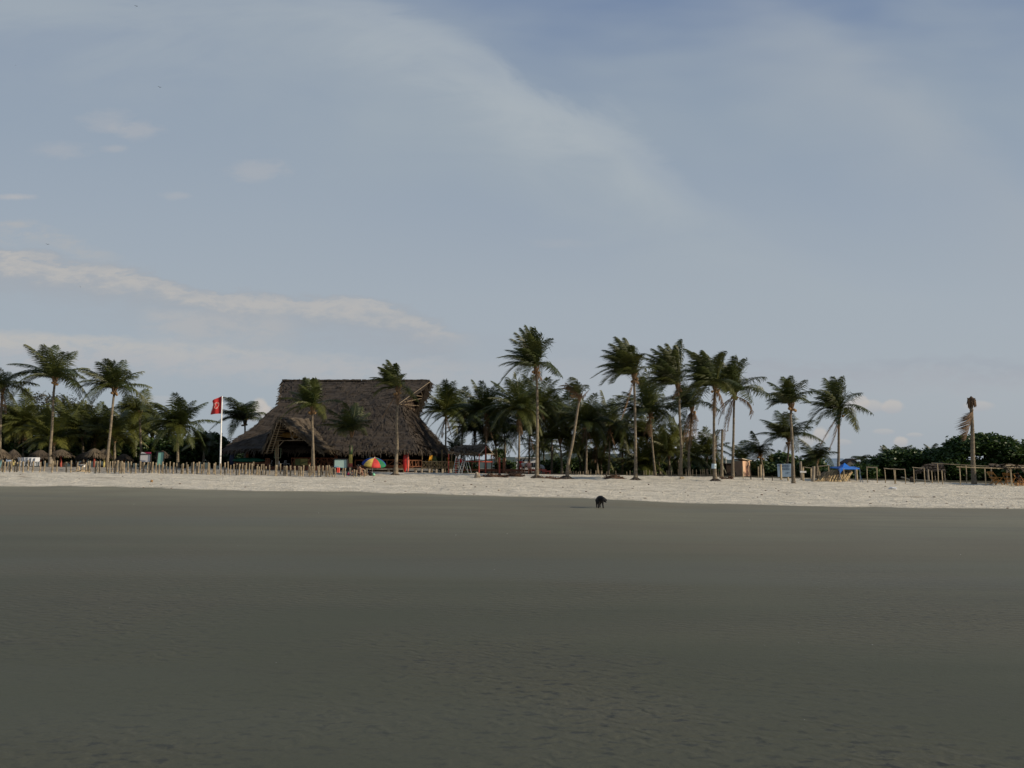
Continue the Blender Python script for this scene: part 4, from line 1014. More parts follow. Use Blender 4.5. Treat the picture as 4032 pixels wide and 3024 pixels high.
# things beside the bathers
def bag(label, px, py, Y, mat, r, name='bag', cat='bag'):
    c = P(px,py,Y); o = thing(name, c, label, cat)
    MB().ball(c,(r,r*.7,r*.8),12,8,.12).build('sack',mat,o,smooth=True)
    MB().tube([c+V((-r*.5,0,r*.6)),c+V((0,0,r*1.3)),c+V((r*.5,0,r*.6))],.015,5).build('handle',mat,o)
bag('green plastic bag on the sand at the foot of the umbrella',1471,1869,65,M_bag,.14)
bag('black bag on the sand left of the umbrella pole',1459,1866,65,M_clb,.2)
bag('magenta bag lying between the stakes left of the bathers',1373,1867,65,M_mag,.15)
def hung(label, px0, px1, y0, y1, Y, mat):
    mb = MB(); n = 6
    for i in range(n):
        for j in range(5):
            f = lambda a,b: P(lerp(px0,px1,a/n)+math.sin(b*1.3)*.8,lerp(y0,y1,b/5),Y-.1+.05*math.sin(a*2.1))
            mb.quad(f(i,j),f(i+1,j),f(i+1,j+1),f(i,j+1)); 
            g = lambda a,b: f(a,b)+V((0,.03,0))
            mb.quad(g(i,j),g(i,j+1),g(i+1,j+1),g(i+1,j))
    o = mb.build('hanging_cloth',mat,None,smooth=True,origin=P(px0,y0,Y)); tag(o,label,'cloth')
hung('bright coral cloth hung over the stakes left of the umbrella',1325,1337,1841,1861,62,M_coral)
hung('dark blue cloth hung on the stakes beside the coral one',1315,1322,1842,1859,62,M_navy)
hung('dull red cloth hung on a stake left of the bathers',1391,1396,1848,1862,62,M_mag)

# ---------------------------------------------------------------- stakes
random.seed(21)
proto = []
for v_ in range(7):
    mb = MB(); bend = rnd(-.03,.03); r = rnd(.045,.068); n = 7
    pts = [(bend*math.sin(i/n*3), rnd(-.01,.01), -.15+1.1*i/n) for i in range(n+1)]
    mb.tube(pts, [r*(1+rnd(-.1,.12)) for _ in pts], 7, tones=[0,.1,rnd(.3,1),rnd(.2,.8),rnd(.3,.9),rnd(.3,.8),rnd(.2,.7)])
    me = mb.build('fence_stake', M_stake, None, origin=(0,0,0)); proto.append(me.data); bpy.data.objects.remove(me)
SX = [x*.1808 for x in (30,60,105,165,215,250,320,370,425,510,615,715,870,965,1140,1240,1450,1545,1680,1870,1915,1955,2080,2130,2170)]
SX += [400+x*.0995 for x in (190,255,330,430,530,620,730,790,840,900)]
SX += [500+x*.1808 for x in (20,90,195,290,360,450,490,550,630,700,760,790,855,935,1015,1085,1190,1215,1305,1330,1415,1440,1530,1555,1630,1670,1760,1800,1890,1925,2025,2050)]
SX += [880+x*.1808 for x in (40,95,150,225,285,340,405,465,495,560,615,655,720,745,775,835,880,920,1005,1135,1155,1245,1325,1350,1375,1460,1555,1640,1680,1700,1735,1855,1885,1920,1985)]
SX += [1240+x*.1808 for x in (65,95,130,165,240,255,300,320,375,400,440,605,660,770,850,910,990,1080,1130)]
secs = [(0,560,'short weathered bamboo stake of the row in front of the thatched parasols'),(560,860,'short weathered bamboo stake of the row between the white board and the flagpole'),
        (860,1240,'short weathered bamboo stake of the row in front of the restaurant porch'),(1240,1480,'short weathered bamboo stake of the row beside the pale board and the umbrella')]
def stake(px, Y, sc_, lab, grp, i):
    o = bpy.data.objects.new('fence_stake', proto[i % 7]); COL.objects.link(o)
    o.location = G(px, Y); h = sc_*rnd(.85,1.12); o.scale = (rnd(.8,1.15),rnd(.8,1.15),h); o.rotation_euler = (rnd(-.05,.05),rnd(-.06,.06),rnd(0,6.28))
    tag(o, lab, 'fence stake', grp)
for i, px in enumerate(sorted(SX)):
    k = next((s for s in secs if s[0] <= px < s[1]), secs[-1])
    row2 = (i*37) % 5 < 2
    Y = 64.6+rnd(-.5,.5) if row2 else 61.8+rnd(-.25,.25)
    hh = .92 if px < 1000 else (.84 if px < 1300 else .68)
    stake(px, Y, hh, k[2], 'bamboo stakes: '+k[2][31:], i)
TX = [(2300+x*.1808, 1854) for x in (95,142,255,322,375,488,548,690,930,995,1300,1350,1420,1492,1560,1700,1800,1845,1900)]+[(2600+x*.1582,1846) for x in (445,540,635,700,800,895,1000,1055,1105,1160,1255,1445,1515,1560)]
TX += [(2250+x,1856) for x in (0,8,17,26,35,46)]
for i,(px,yt) in enumerate(TX):
    lab = 'thin pale fence pole of the row behind the first windswept palms' if px < 2660 else 'taller thin pale fence pole of the row beside the trunk with the blue band'
    if px < 2305: lab = 'thin pale fence pole of the row just right of the leaning trunk'
    Y = 73.5; b = G(px,Y); t = P(px+rnd(-1,1),yt+rnd(-3,3),Y)
    tag(MB().beam(b-V((0,0,.1)), t, rnd(.024,.038), 6, rnd(0,.7)).build('fence_pole', M_stake, None, origin=b), lab, 'fence pole', 'fence poles: '+lab[-40:])

# ---------------------------------------------------------------- flag, boards
fp = thing('flagpole', G(868,63.5), 'tall white pole flying a torn red flag', 'flagpole')
MB().tube([P(866,1862,63.5),P(868,1796,63.5),P(871,1680,63.5),P(875,1560,63.5)],[.075,.07,.055,.04],10).build('pole',M_white,fp,smooth=True)
MB().tube([P(867.6,1797,63.5),P(867.7,1794.5,63.5)],[.085,.085],10).build('clamp',M_black,fp)
def fpt(u_, v_, dy=0.):  # u 0 at pole -> 1 free edge
    top = (lerp(873.5,833,u_), lerp(1559.5,1579,u_**1.1)); bot = (lerp(869.5,827,u_), lerp(1628,1632,u_))
    return P(lerp(top[0],bot[0],v_), lerp(top[1],bot[1],v_), 63.5)+V((0,.16*math.sin(u_*7+v_*1.5)*u_+dy,0))
mb = MB(); n, m = 14, 12; random.seed(3)
lim = [ .90,.93,.86,.80,.78,.80,.83,.86,.9,.95,.98,1.0,.99]
for j in range(m):
    for i in range(n):
        u0, u1 = i/n, (i+1)/n
        a0, b0 = u0*lim[j], u1*lim[j]; a1, b1 = u0*lim[j+1], u1*lim[j+1]
        for dy, fl_ in ((0,False),(.012,True)):
            q = [fpt(a0,j/m,dy),fpt(b0,j/m,dy),fpt(b1,(j+1)/m,dy),fpt(a1,(j+1)/m,dy)]
            mb.quad(*(q[::-1] if fl_ else q))
flag = mb.build('flag', M_flag, fp, smooth=True)
mb = MB()
def arc(cx, cy, rx, ry, a0, a1, r=.022):
    pts = [fpt(cx+rx*math.cos(R(a)), cy+ry*math.sin(R(a)), -.03) for a in range(a0, a1+1, 15)]; mb.tube(pts, r, 5)
arc(.45,.44,.20,.17,100,330); arc(.45,.40,.10,.08,200,400); arc(.47,.55,.12,.10,-70,150); arc(.42,.62,.09,.06,60,200)
mb.build('emblem', M_pink, flag)
mb = MB()
for j in range(5,12): mb.quad(fpt(lim[j]*.99,j/m),fpt(min(1.02,lim[j]+.10),j/m),fpt(min(1.02,lim[j+1]+.08),(j+1)/m),fpt(lim[j+1]*.99,(j+1)/m))
mb.build('white_edge', M_white, flag)

def board(label, quad, Y, mat, frame=.09, legs=(), name='notice_board'):
    q = [P(x,y,Y) for x,y in quad]; c = sum(q, V())/4
    o = thing(name, G((quad[0][0]+quad[2][0])/2, Y), label, 'board')
    MB().prism(q, (0,.05,0)).build('panel', mat, o)
    mb = MB()
    for a, b in zip(q, q[1:]+q[:1]): mb.beam(a+V((0,-.02,0)), b+V((0,-.02,0)), frame*.55)
    mb.build('frame', M_black, o)
    for x in legs: MB().beam(G(x,Y+.06), P(x,quad[0][1],Y+.06), .05).build('leg', M_black, o)
    return o
z2 = lambda x,y: (500+x*.3014,1400+y*.3014)
o = board('white notice board in a black frame with a red and white strip on top', [z2(172,1287),z2(316,1287),z2(308,1398),z2(163,1394)], 67, M_boardw, legs=(549.5,594))
mb = MB(); mb.prism([P(*z2(178,1283),67.1),P(*z2(190,1262),67.1),P(*z2(225,1262),67.1),P(*z2(262,1283),67.1)],(0,.04,0)); mb.build('white_top_strip',M_boardw,o)
mb = MB(); mb.prism([P(*z2(215,1262),67.1),P(*z2(312,1262),67.1),P(*z2(310,1283),67.1),P(*z2(262,1283),67.1)],(0,.05,0)); mb.build('red_top_strip',M_mag,o)
board('tall narrow mint green board leaning in a black frame', [z2(407,1254),z2(490,1258),z2(472,1440),z2(386,1440)], 66.5, M_boardg, legs=(617,))
o = board('pale mint board with a blue stain, in a dark frame before the restaurant', [(1316,1807.5),(1367,1808),(1367,1845),(1315,1841)], 66.8, M_boardb, legs=(1314,1369))
mb = MB(); mb.prism([P(1316.5,1841,66.75),P(1316.5,1833,66.75),P(1326,1833.5,66.75),P(1336,1838,66.75),P(1350,1841,66.75),P(1352,1844,66.75)],(0,.03,0)); mb.build('blue_stain',M_paintblue,o)

# ---------------------------------------------------------------- thatched parasols on the left
def palapa(label, px, half, ytop, yedge, Y, postmat, tone=M_thatch):
    random.seed(int(px)); o = thing('thatched_parasol', G(px,Y), label, 'parasol', 'thatched parasols behind the stakes')
    T = P(px,ytop,Y); E = P(px,yedge,Y); R_ = half*Y/F; H = T.z-E.z; mb = MB(); n = 16
    rings = [(0.02,0),(.35,.16),(.7,.48),(1.,1.)]; k = len(mb.v)
    for rf,hf in rings:
        for j in range(n):
            a = 2*math.pi*j/n; mb.v.append((T.x+R_*rf*math.cos(a), T.y+R_*rf*math.sin(a), T.z-H*hf+rnd(-.03,.03)))
    for i in range(3):
        for j in range(n): mb.face((k+i*n+j,k+(i+1)*n+j,k+(i+1)*n+(j+1)%n,k+i*n+(j+1)%n),.1)
    for _ in range(700):
        a = rnd(0,6.28); t = rnd(0,1)**.6; hf = interp([(0,0),(.35,.16),(.7,.48),(1,1)],t)
        d = V((math.cos(a),math.sin(a),-H/R_*rnd(.7,1.5))).normalized(); p = V((T.x+R_*t*math.cos(a),T.y+R_*t*math.sin(a),T.z-H*hf+.04)); s = d.cross(UP).normalized()*.05
        l = rnd(.2,.5); mb.quad(p-s,p+s,p+d*l+s*.4,p+d*l-s*.4,rnd(0,.8))
    mb.build('thatch_roof', tone, o)
    MB().tube([G(px,Y,-.1),T-V((0,0,.1))],[.10,.08],8).build('post',postmat,o)
M_ypost = simple('yellow_painted_post',(.5,.42,.15)); M_bpost = simple('blue_painted_post',(.16,.3,.33))
palapa('thatched parasol on a blue post cut by the left edge',3,34,1768,1800,70,M_bpost,M_thatch2)
palapa('small dark thatched parasol on a yellow post',54,25,1771,1800,73,M_ypost)
palapa('wide dark thatched parasol left of the painted palm foot',158,38,1771,1803,76,M_redpost)
palapa('spreading thatched parasol on a thick red post',240,40,1771,1794,74,M_redpost,M_thatch2)
palapa('low dark thatched parasol right of the one on a red post',338,30,1780,1803,79,M_wood)
palapa('brown thatched parasol on a red post left of the leaning palm',372,32,1766,1794,72,M_redpost,M_thatch2)
palapa('brown thatched parasol on a yellow post just behind the leaning palm',410,26,1768,1797,75,M_ypost,M_thatch2)
palapa('grey thatched parasol between the leaning palm and the white board',489,26,1787,1808,78,M_wood)
palapa('dark thatched parasol behind the mint green board',640,26,1775,1800,80,M_wood)
for i,px in enumerate((84,97,108,119,130,141)):
    plain_chair(px,1834,72.5,M_wplas,['white plastic chair at the left end of the row under the wide parasol','second white plastic chair from the left under the wide parasol','third white plastic chair from the left under the wide parasol','fourth white plastic chair from the left under the wide parasol','fifth white plastic chair from the left under the wide parasol','white plastic chair at the right end of the row under the wide parasol'][i],'white plastic chairs under the parasols',yaw=R(150+i*17),s=.85)
o = thing('white_bench',G(320,72),'low white bench behind the stakes left of the leaning palm','bench')
MB().box(P(320,1830,72),(.65,.3,.06)).build('seat',M_white,o)
for dx in(-.27,.27): MB().box(P(320,1834,72)+V((dx,0,-.05)),(.05,.25,.25)).build('leg',M_white,o)

# ---------------------------------------------------------------- right side: booth, banner, frames
bo = thing('booth', G(2925,80), 'small peach coloured booth with an arched doorway on its sunlit side', 'booth')
A,B,C_ = P(2893,1879,82.5), P(2926,1881,80.), P(2955,1880,81.6)
h1 = P(2926,1815,80).z
mb = MB(); D_ = A+(C_-B)
zb0 = min(gz(A.x,A.y),gz(C_.x,C_.y))-.1
poly = [V((p.x,p.y,zb0)) for p in (A,B,C_,D_)]; mb.prism(poly,(0,0,h1-zb0)); mb.build('wall',M_wallo,bo)
mb = MB(); hh = V((0,0,h1+.02)); ex = (C_-B).normalized(); ey = (A-B).normalized()
rp = [V((B.x,B.y,0))-ex*.15-ey*.1, V((C_.x,C_.y,0))+ex*.45-ey*.1, V((D_.x,D_.y,0))+ex*.45+ey*.1, V((A.x,A.y,0))-ex*.15+ey*.1]
rp = [p+hh+V((0,0,[.18,-.02,-.02,.14][i])) for i,p in enumerate(rp)]
mb.prism(rp,(0,0,.07)); mb.build('roof',M_roofpale,bo)
nrm = (C_-B).cross(UP).normalized(); nrm = nrm if nrm.y < 0 else -nrm
mb = MB(); dc = B.lerp(C_,.52); dw = .27; pts = []
for s_, z in ((-1,0),(1,0)): pts.append(V((dc.x,dc.y,zb0+.1))+ex*dw*s_)
for a in range(0,181,20): pts.append(V((dc.x,dc.y,zb0+1.1))+ex*dw*math.cos(R(a))+V((0,0,dw*math.sin(R(a)))))
mb.prism([p+nrm*.02 for p in pts],-nrm*.01 if False else nrm*.012); door = mb.build('doorway',simple('brown_doorway',(.24,.12,.08)),bo)
mb = MB()
for i in range(2,len(pts)-1): mb.beam(pts[i]+nrm*.03,pts[i+1]+nrm*.03,.04)
mb.build('arch_trim',M_wallo,door)
mb = MB(); c = P(2882,1858,84); mb.box(c,(.9,1.,1.15)); mb.build('block',M_wallgrey,None,origin=c) if False else None
o = thing('dark_hut',G(2874,88),'dark low hut left of the peach booth','hut'); c = G(2874,88)
MB().box(c+V((0,0,.62)),(1.1,1.2,1.25)).build('wall',M_wooddk,o); MB().box(c+V((0,0,1.29)),(1.3,1.4,.08)).build('roof',M_wooddk,o)
o = thing('utility_pole',G(2857,90),'thin pale utility pole with a small crossbar left of the booth','pole')
MB().beam(G(2857,90),P(2858,1800,90),.07).build('shaft',M_white,o); MB().beam(P(2851,1806,90),P(2863,1809,90),.03).build('crossbar',M_polegrey,o)
mb = MB(); c = G(2888,78)+V((0,0,.2))
for k in range(24):
    a0,a1 = k*15,(k+1)*15; mb.beam(c+V((.24*math.cos(R(a0)),0,.24*math.sin(R(a0)))),c+V((.24*math.cos(R(a1)),0,.24*math.sin(R(a1)))),.06)
tag(mb.build('tyre',M_black,None,origin=c),'black tyre leaning at the left corner of the booth','tyre')
tg = thing('banner_sign',G(3088,77),'pale blue banner with lines of small lettering on a frame','banner')
q = [P(3060,1827,77),P(3115,1826,77),P(3115,1877,77),P(3063,1878,77)]
MB().prism(q,(0,.04,0)).build('sheet',M_banner,tg)
mb = MB(); random.seed(2)
for r_,y in enumerate((1829,1833,1837,1842.5,1847)):
    x = 3064 if r_ < 2 else 3072
    while x < 3110:
        w_ = rnd(.6,2.2)
        hgt = 1.6
        mb.prism([P(x,y,76.97),P(x+w_,y,76.97),P(x+w_,y+hgt,76.97),P(x,y+hgt,76.97)],(0,-.01,0)); x += w_+(.5 if random.random() < .75 else 1.7)
for k in range(6): x = 3098+k*1.9; mb.prism([P(x,1860,76.97),P(x+1.3,1860,76.97),P(x+1.3,1862,76.97),P(x,1862,76.97)],(0,-.01,0))
mb.build('lettering',M_ink,tg)
mb = MB()
for px in (3061,3114): mb.beam(G(px,77.1),P(px,1827,77.1),.04)
mb.build('frame',M_wooddk,tg)
hb = thing('thatched_hut',G(3040,92),'dark low thatched hut left of the banner','hut')
mb = MB(); random.seed(8)
thatch_patch(mb,P(3028,1838,92),P(3060,1836,92),P(3066,1864,89.5),P(3008,1866,89.5),14,hang=.2,thick=.2,ln=.4)
thatch_patch(mb,P(3060,1836,92),P(3028,1838,92),P(3008,1866,95),P(3066,1866,95),6,hang=.2,thick=.2,ln=.4); mb.build('roof',M_thatch,hb)
mb = MB(); mb.box(G(3038,90.5)+V((0,0,.4)),(1.6,.12,.9)); mb.build('wall',M_wooddk,hb)

def post(label, px, ytop, ybot_Y, r=.036, mat=M_pole, lean=0., group='lone poles on the right', name='wooden_pole'):
    b = G(px, ybot_Y); t = P(px+lean, ytop, ybot_Y)
    return tag(MB().tube([b-V((0,0,.1)), b.lerp(t,.5)+V((rnd(-.02,.02),0,0)), t],[r*1.05,r,r*.9],7,rnd(0,.4)).build(name, mat, None, origin=b), label, 'pole', group)
random.seed(31)
post('thin pale pole against the corner of the peach booth',2925,1837,69)
post('dark leaning stick in the sand right of the peach booth',2956,1838,67,.04,M_wooddk,-3)
post('thinner of the two pale poles right of the booth',2986,1837,71,.06)
post('thicker pale pole right of the booth',2995,1829,71,.1)
post('grey weathered pole beside the small bushy palm',3004,1845,67,.07,M_polegrey)
post('pale notched pole before the left part of the banner',3074,1828,68,.09)
post('short pale stub under the banner',3102,1878,67,.08)
post('short black stick in the sand before the dark hut',3040,1873,66,.035,M_wooddk)
post('tall dark knotted log left of the cross sign',3156,1817,69,.11,M_polegrey,-4)
post('thick pale log leaning right of the cross sign',3199,1836,66,.14,M_polegrey,5)
post('thin pale pole beside the thick pale log',3193,1846,67,.05)
post('thin pole left of the straw heap',3228,1856,67,.04)
cs = thing('cross_sign',G(3162,67),'white plank nailed across a pole like a cross','sign')
MB().beam(G(3162,67,-.1),P(3162,1840,67),.07).build('pole',M_pole,cs); mb = MB(); mb.box(P(3162.5,1858,66.9),(.52,.05,.15)); mb.build('plank',M_white,cs)
# frames shaped like goals
def frame(label, posts, beams, Y, group='bamboo frames on the beach', r=.034):
    o = thing('bamboo_frame', G(posts[0][0],Y), label, 'frame', group)
    for p in posts:
        px, yt = p[:2]; Yp = p[2] if len(p) > 2 else Y
        b = G(px+rnd(-1,1),Yp,-.1); t = P(px,yt,Yp); m = b.lerp(t,.5)+V((rnd(-.03,.03),0,0))
        MB().tube([b,m,t],[r*1.05,r,r*.9],7,tones=[rnd(.1,.5),rnd(0,.3)]).build('upright',M_pole,o)
    for (xa,ya,xb,yb,*z) in beams:
        Ya = z[0] if z else Y; Yb = z[1] if len(z) > 1 else Ya
        MB().tube([P(xa,ya,Ya-.05),P((xa+xb)/2,(ya+yb)/2+.8,(Ya+Yb)/2-.05),P(xb,yb,Yb-.05)],r*.85,7,.3).build('crossbeam',M_pole if r>.04 else M_polegrey,o)
z9 = lambda x,y: (3280+x*.1989,1780+y*.1989)
frame('bamboo frame beside the cross sign carrying one grey beam',[(3164,1838,68),(3195,1842,68)],[(3161,1838,3196,1843)],68)
frame('bamboo frame left of the blue canopy with a leaning beam',[(3222,1835),(3262,1831)],[(3220,1836,3264,1832)],67)
frame('goal shaped bamboo frame first right of the blue canopy',[z9(670,300),z9(868,300)],[(*z9(655,297),*z9(875,300))],66)
frame('double goal shaped bamboo frame in the middle of the right beach',[z9(1022,330),z9(1202,325),z9(1226,345),z9(1420,337)],[(*z9(1003,320),*z9(1205,335)),(*z9(1215,335),*z9(1428,340))],65)
frame('goal shaped bamboo frame left of the thatched hut',[z9(1595,310),z9(1802,320)],[(*z9(1568,303),*z9(1815,318))],65)
frame('long high bamboo frame passing behind the dead palm',[(3691,1825,68),(3803,1832,68)],[(3668,1823,3895,1836,68,66)],68,r=.042)
frame('long low bamboo frame passing in front of the dead palm',[(3778,1838),(3877,1841),(3708,1852),(3668,1853,67)],[(3766,1838,3972,1845,65,65)],65,r=.042)
post('thin pole under the front edge of the blue canopy',3322,1845,66); post('thin pole under the right part of the blue canopy',3343,1847,68); post('thick pale pole under the right part of the blue canopy',3372,1847,70,.09)
post('thick brown post under the thatched hut',3653,1848,73,.1,M_polegrey)
# thatched shade with chairs at right edge
ts = thing('thatched_shelter',G(4000,66),'low flat thatched shade on poles at the right edge','shelter'); random.seed(15); mb = MB()
thatch_patch(mb,P(3892,1829,68),P(4080,1834,68),P(4090,1842,64.5),P(3960,1843,64.5),18,hang=.4,thick=.12,ln=.6,lift=.1); mb.build('roof',M_thatch2,ts)
mb = MB(); mb.beam(P(3960,1833,64.6),P(4085,1835,64.6),.07); mb.beam(P(3965,1841,64.4),P(4085,1842,64.4),.05); mb.build('edge_beam',M_pole,ts)
for px,Y in ((3979,64.5),(3902,68.5),(3963,68.5),(4060,64.5)): MB().beam(G(px,Y),P(px,1843 if Y<66 else 1838,Y),.07).build('post',M_pole if Y<66 else M_polegrey,ts)
hb = thing('thatched_hut',G(3660,80),'wide dark thatched hut behind the bamboo frames','hut'); mb = MB()
thatch_patch(mb,P(3645,1826,82),P(3712,1824,82),P(3724,1853,78.5),P(3600,1856,78.5),14,hang=.2,thick=.2,ln=.4)
thatch_patch(mb,P(3712,1824,82),P(3645,1826,82),P(3600,1856,86),P(3724,1856,86),6,hang=.2,thick=.2,ln=.4); mb.build('roof',M_thatch,hb)
for px in (3606,3640,3680,3718): MB().beam(G(px,79),P(px,1853,79),.06).build('post',M_polegrey,hb)
# blue canopy
cn = thing('blue_canopy',G(3330,67),'bright blue pop up canopy on thin legs','canopy')
pk = P(3325,1822,69); cr = [P(3268,1838,71),P(3306,1843,66.5),P(3385,1843,66.8),P(3366,1837,71.5)]
mb = MB(); n=6
for i in range(4):
    a,b = cr[i],cr[(i+1)%4]
    for j in range(n):
        for k in range(n):
            def S_(s_,t_):
                e = a.lerp(b,s_); p = pk.lerp(e,t_); return p+V((0,0,-.22*math.sin(math.pi*t_)*.9))
            mb.quad(S_(j/n,k/n),S_((j+1)/n,k/n),S_((j+1)/n,(k+1)/n),S_(j/n,(k+1)/n))
    mb.quad(a,b,b-V((0,0,.11)),a-V((0,0,.11)))
mb.build('roof',M_canblue,cn)
mb = MB(); q = cr[1]; mb.prism([q,q+V((.4,0,-.08)),q+V((.14,0,-.3)),q+V((.02,0,-.5)),q+V((-.1,0,-.1))],(0,.03,0)); mb.build('corner_flap',M_canblue,cn)
M_canleg = simple('steel_leg',(.2,.24,.3))
for i,px in enumerate((3272,3303,3384,3366)):
    p = cr[i]; MB().beam(V((p.x,p.y,gz(p.x,p.y)-.05)),p-V((0,0,.05)),.03).build('leg',M_canleg,cn)
MB().beam(P(3384,1862,66.6),G(3395,66),.025).build('guy_brace',simple('blue_strap',(.05,.12,.2)),cn)
# straw heap
hp = thing('straw_heap',G(3270,68),'heap of cut dry palm straw leaned up under the blue canopy','straw heap'); random.seed(17); mb = MB()
for _ in range(1300):
    x = rnd(3212,3332); t = min(1,(x-3206)/50)*min(1,(3340-x)/14+.5); top = P(x+rnd(8,26),lerp(1892,1852,max(.1,t))+rnd(-2,9),68+rnd(-.6,.8)); b = G(x-rnd(0,12),67.0+rnd(-.7,.5))
    if top.z < b.z+.1: continue
    mb.tube([b,b.lerp(top,.5)+V((0,-.06,.05)),top],[rnd(.03,.05),.04,.015],4,rnd(0,1)**2,caps=False)
mb.ball(G(3262,69)+V((0,0,.15)),(1.1,.7,.62),12,8,.1,.8); mb.build('straw',M_straw,hp)
mb = MB()
for k in range(26):
    x = rnd(3308,3332); mb.tube([G(x-3+rnd(-2,6),67.6),P(3312+rnd(-4,6),1852+rnd(-3,3),68)],.035,5,rnd(0,.9))
mb.build('leaning_sticks',M_straw,hp)
# houses behind
def house(label, xl, xr, yridge, yeave, Y, roofm, wallm, wins=True, gable_right=True):
    o = thing('house',G((xl+xr)/2,Y+3),label,'house'); zr = P(xl,yridge,Y+3).z; ze_ = P(xl,yeave,Y).z
    a,b = XA(xl,Y),XA(xr,Y); zg = gz((a+b)/2,Y)-.2
    MB().box(((a+b)/2,Y+3,(ze_+zg)/2),(b-a-.6,5.4,ze_-zg)).build('wall',wallm,o)
    mb = MB(); mb.prism([V((a,Y,ze_)),V((a,Y+3,zr)),V((a,Y+6,ze_))],(b-a,0,0)) ; mb.build('roof',roofm,o)
    if wins:
        for k in range(3):
            x = lerp(a,b,(k+.7)/3.4); w_ = MB().box((x,Y+.27,ze_-.45),(.35,.06,.4)).build('window',M_glass,o)
    return o
house('house with a blue grey sheet roof behind the blue canopy',3262,3360,1805,1836,100,M_bluroof,M_wallgrey)
o = thing('house',G(3398,112),'small red roofed house with an open gable right of the blue canopy','house'); random.seed(4)
ca = P(3400,1832,112); mb = MB(); mb.prism([ca+V((-.85,0,0)),ca+V((.85,0,0)),ca+V((.85,0,-1.6)),ca+V((-.85,0,-1.6))],(0,4,0)); mb.build('wall',M_wallgrey,o)
mb = MB(); top = P(3400,1820,111.6)
mb.prism([top,ca+V((1.05,-.4,.0)),ca+V((1.05,-.4,-.1)),top-V((0,0,.12)),ca+V((-1.05,-.4,-.1)),ca+V((-1.05,-.4,0))],(0,4.6,0)); mb.box(ca+V((-1.1,3,.2)),(1.6,3,.1),rx=0); mb.build('roof',M_redroof,o)
for dx in (-.35,.35): MB().box(ca+V((dx,-.03,-.25)),(.4,.05,.45)).build('window',M_glass,o)
o = thing('dark_hut',G(3345,95),'dark shack with a steep roof right of the blue grey roof','hut')
mb = MB(); c = P(3365,1835,95); mb.prism([c+V((-.9,0,-1.5)),c+V((.6,0,-1.5)),c+V((.6,0,.1)),c+V((-.2,0,.75)),c+V((-.9,0,.3))],(0,2,0)); mb.build('wall',M_wallgrey,o)
MB().prism([c+V((-1,-.1,.3)),c+V((-.2,-.1,.8)),c+V((.7,-.1,.1)),c+V((.7,-.1,.2)),c+V((-.2,-.1,.92)),c+V((-1,-.1,.42))],(0,2.2,0)).build('roof',M_wooddk,o)
o = thing('roof_terrace',G(3180,96),'dark flat roofed hut top left of the small palm','hut'); c = P(3180,1797,96)
MB().box(c,(1.0,1.,.35)).build('roof',M_bluroof,o); MB().box(V((c.x,c.y,(c.z+1.)/2-.1)),(.7,.7,c.z-1.2)).build('wall',M_wooddk,o)

# deck chairs
def deckchair(label, px, Y, s=1., yaw=0.):
    c = G(px,Y); o = thing('wooden_chair',c,label,'chair','slatted wooden chairs under the shade'); Mx = Matrix.Rotation(yaw,3,'Z'); T = lambda x,y,z: c+Mx@V((x*s,y*s,z*s))
    for x in (-.28,.28):
        MB().beam(T(x,-.35,0),T(x,.45,.95),.035*s).build('side_rail',M_chairw,o); MB().beam(T(x,.3,0),T(x,-.3,.5),.035*s).build('leg',M_chairw,o); MB().box(T(x,-.05,.55),(.07*s,.6*s,.04*s),yaw).build('armrest',M_chairw,o)
    mb = MB()
    for k in range(5): mb.box(T(0,-.28+.09*k,.33-.01*k),(.52*s,.07*s,.03*s),yaw)
    mb.build('seat',M_chairw,o)
    mb = MB()
    for k in (0,1,2,5,6,7): mb.box(T(0,.1+.048*k,.42+.075*k),(.52*s,.03*s,.055*s),yaw)
    mb.build('backrest',M_chairw,o)
deckchair('bright slatted wooden chair standing alone left of the shade pole',3916,66.5,1.15,R(15))
deckchair('slatted wooden chair behind the shade pole',3970,67,1.05,R(-10))
deckchair('slatted wooden chair near the dark seated person',4014,67.5,1.,R(10))
for px,lab in ((4003,'small slatted wooden crate left of the seated person'),(4024,'small slatted wooden crate at the right edge')):
    c = G(px,65)+V((0,0,.12)); o = thing('wooden_crate',G(px,65),lab,'crate','small wooden crates under the shade')
    for z in (-.08,0,.08): MB().box(c+V((0,0,z+.03)),(.3,.3,.05)).build('slat',M_chairw,o)
    for dx in(-.13,.13): MB().box(c+V((dx,-.16,.02)),(.04,.03,.26)).build('corner_post',M_chairw,o)
# logs, stumps, debris
def log(label, a, b, r, mat=M_polegrey, name='log', cat='log'):
    tag(MB().tube([a,V(a).lerp(V(b),.5)+V((0,0,.03)),b],[r,r*.95,r*.8],8,rnd(0,.4)).build(name,mat,None,origin=a),label,cat)
log('long pale driftwood log lying behind the goal frames',G(3592,72,.1),G(3668,69,.06),.1,M_pole)
log('pale plank lying left of the dark stump',G(3548,75,.3),G(3580,73,.12),.08,M_pole)
def stump(label,px,Y,w,h,mat=M_root):
    random.seed(px); b=G(px,Y,-.05); mb=MB(); mb.tube([b,b+V((.02,0,h*.5)),b+V((-.03,0,h*.85)),b+V((.02,0,h))],[w,w*.85,w*.75,w*.45],9); 
    for k in range(7): a=rnd(0,6.28); mb.tube([b+V((math.cos(a)*w*.6,math.sin(a)*w*.6,h*rnd(.5,.9))),b+V((math.cos(a)*w*1.4,math.sin(a)*w*1.2,0))],[w*.3,.03],5)
    tag(mb.build('tree_stump',mat,None,origin=b),label,'stump')
stump('dark broad stump beside the goal shaped frames',3588,69,.22,.5)
stump('split greyish stump on the sand before the thatched shelter',1879,64.5,.22,.5,M_polegrey)
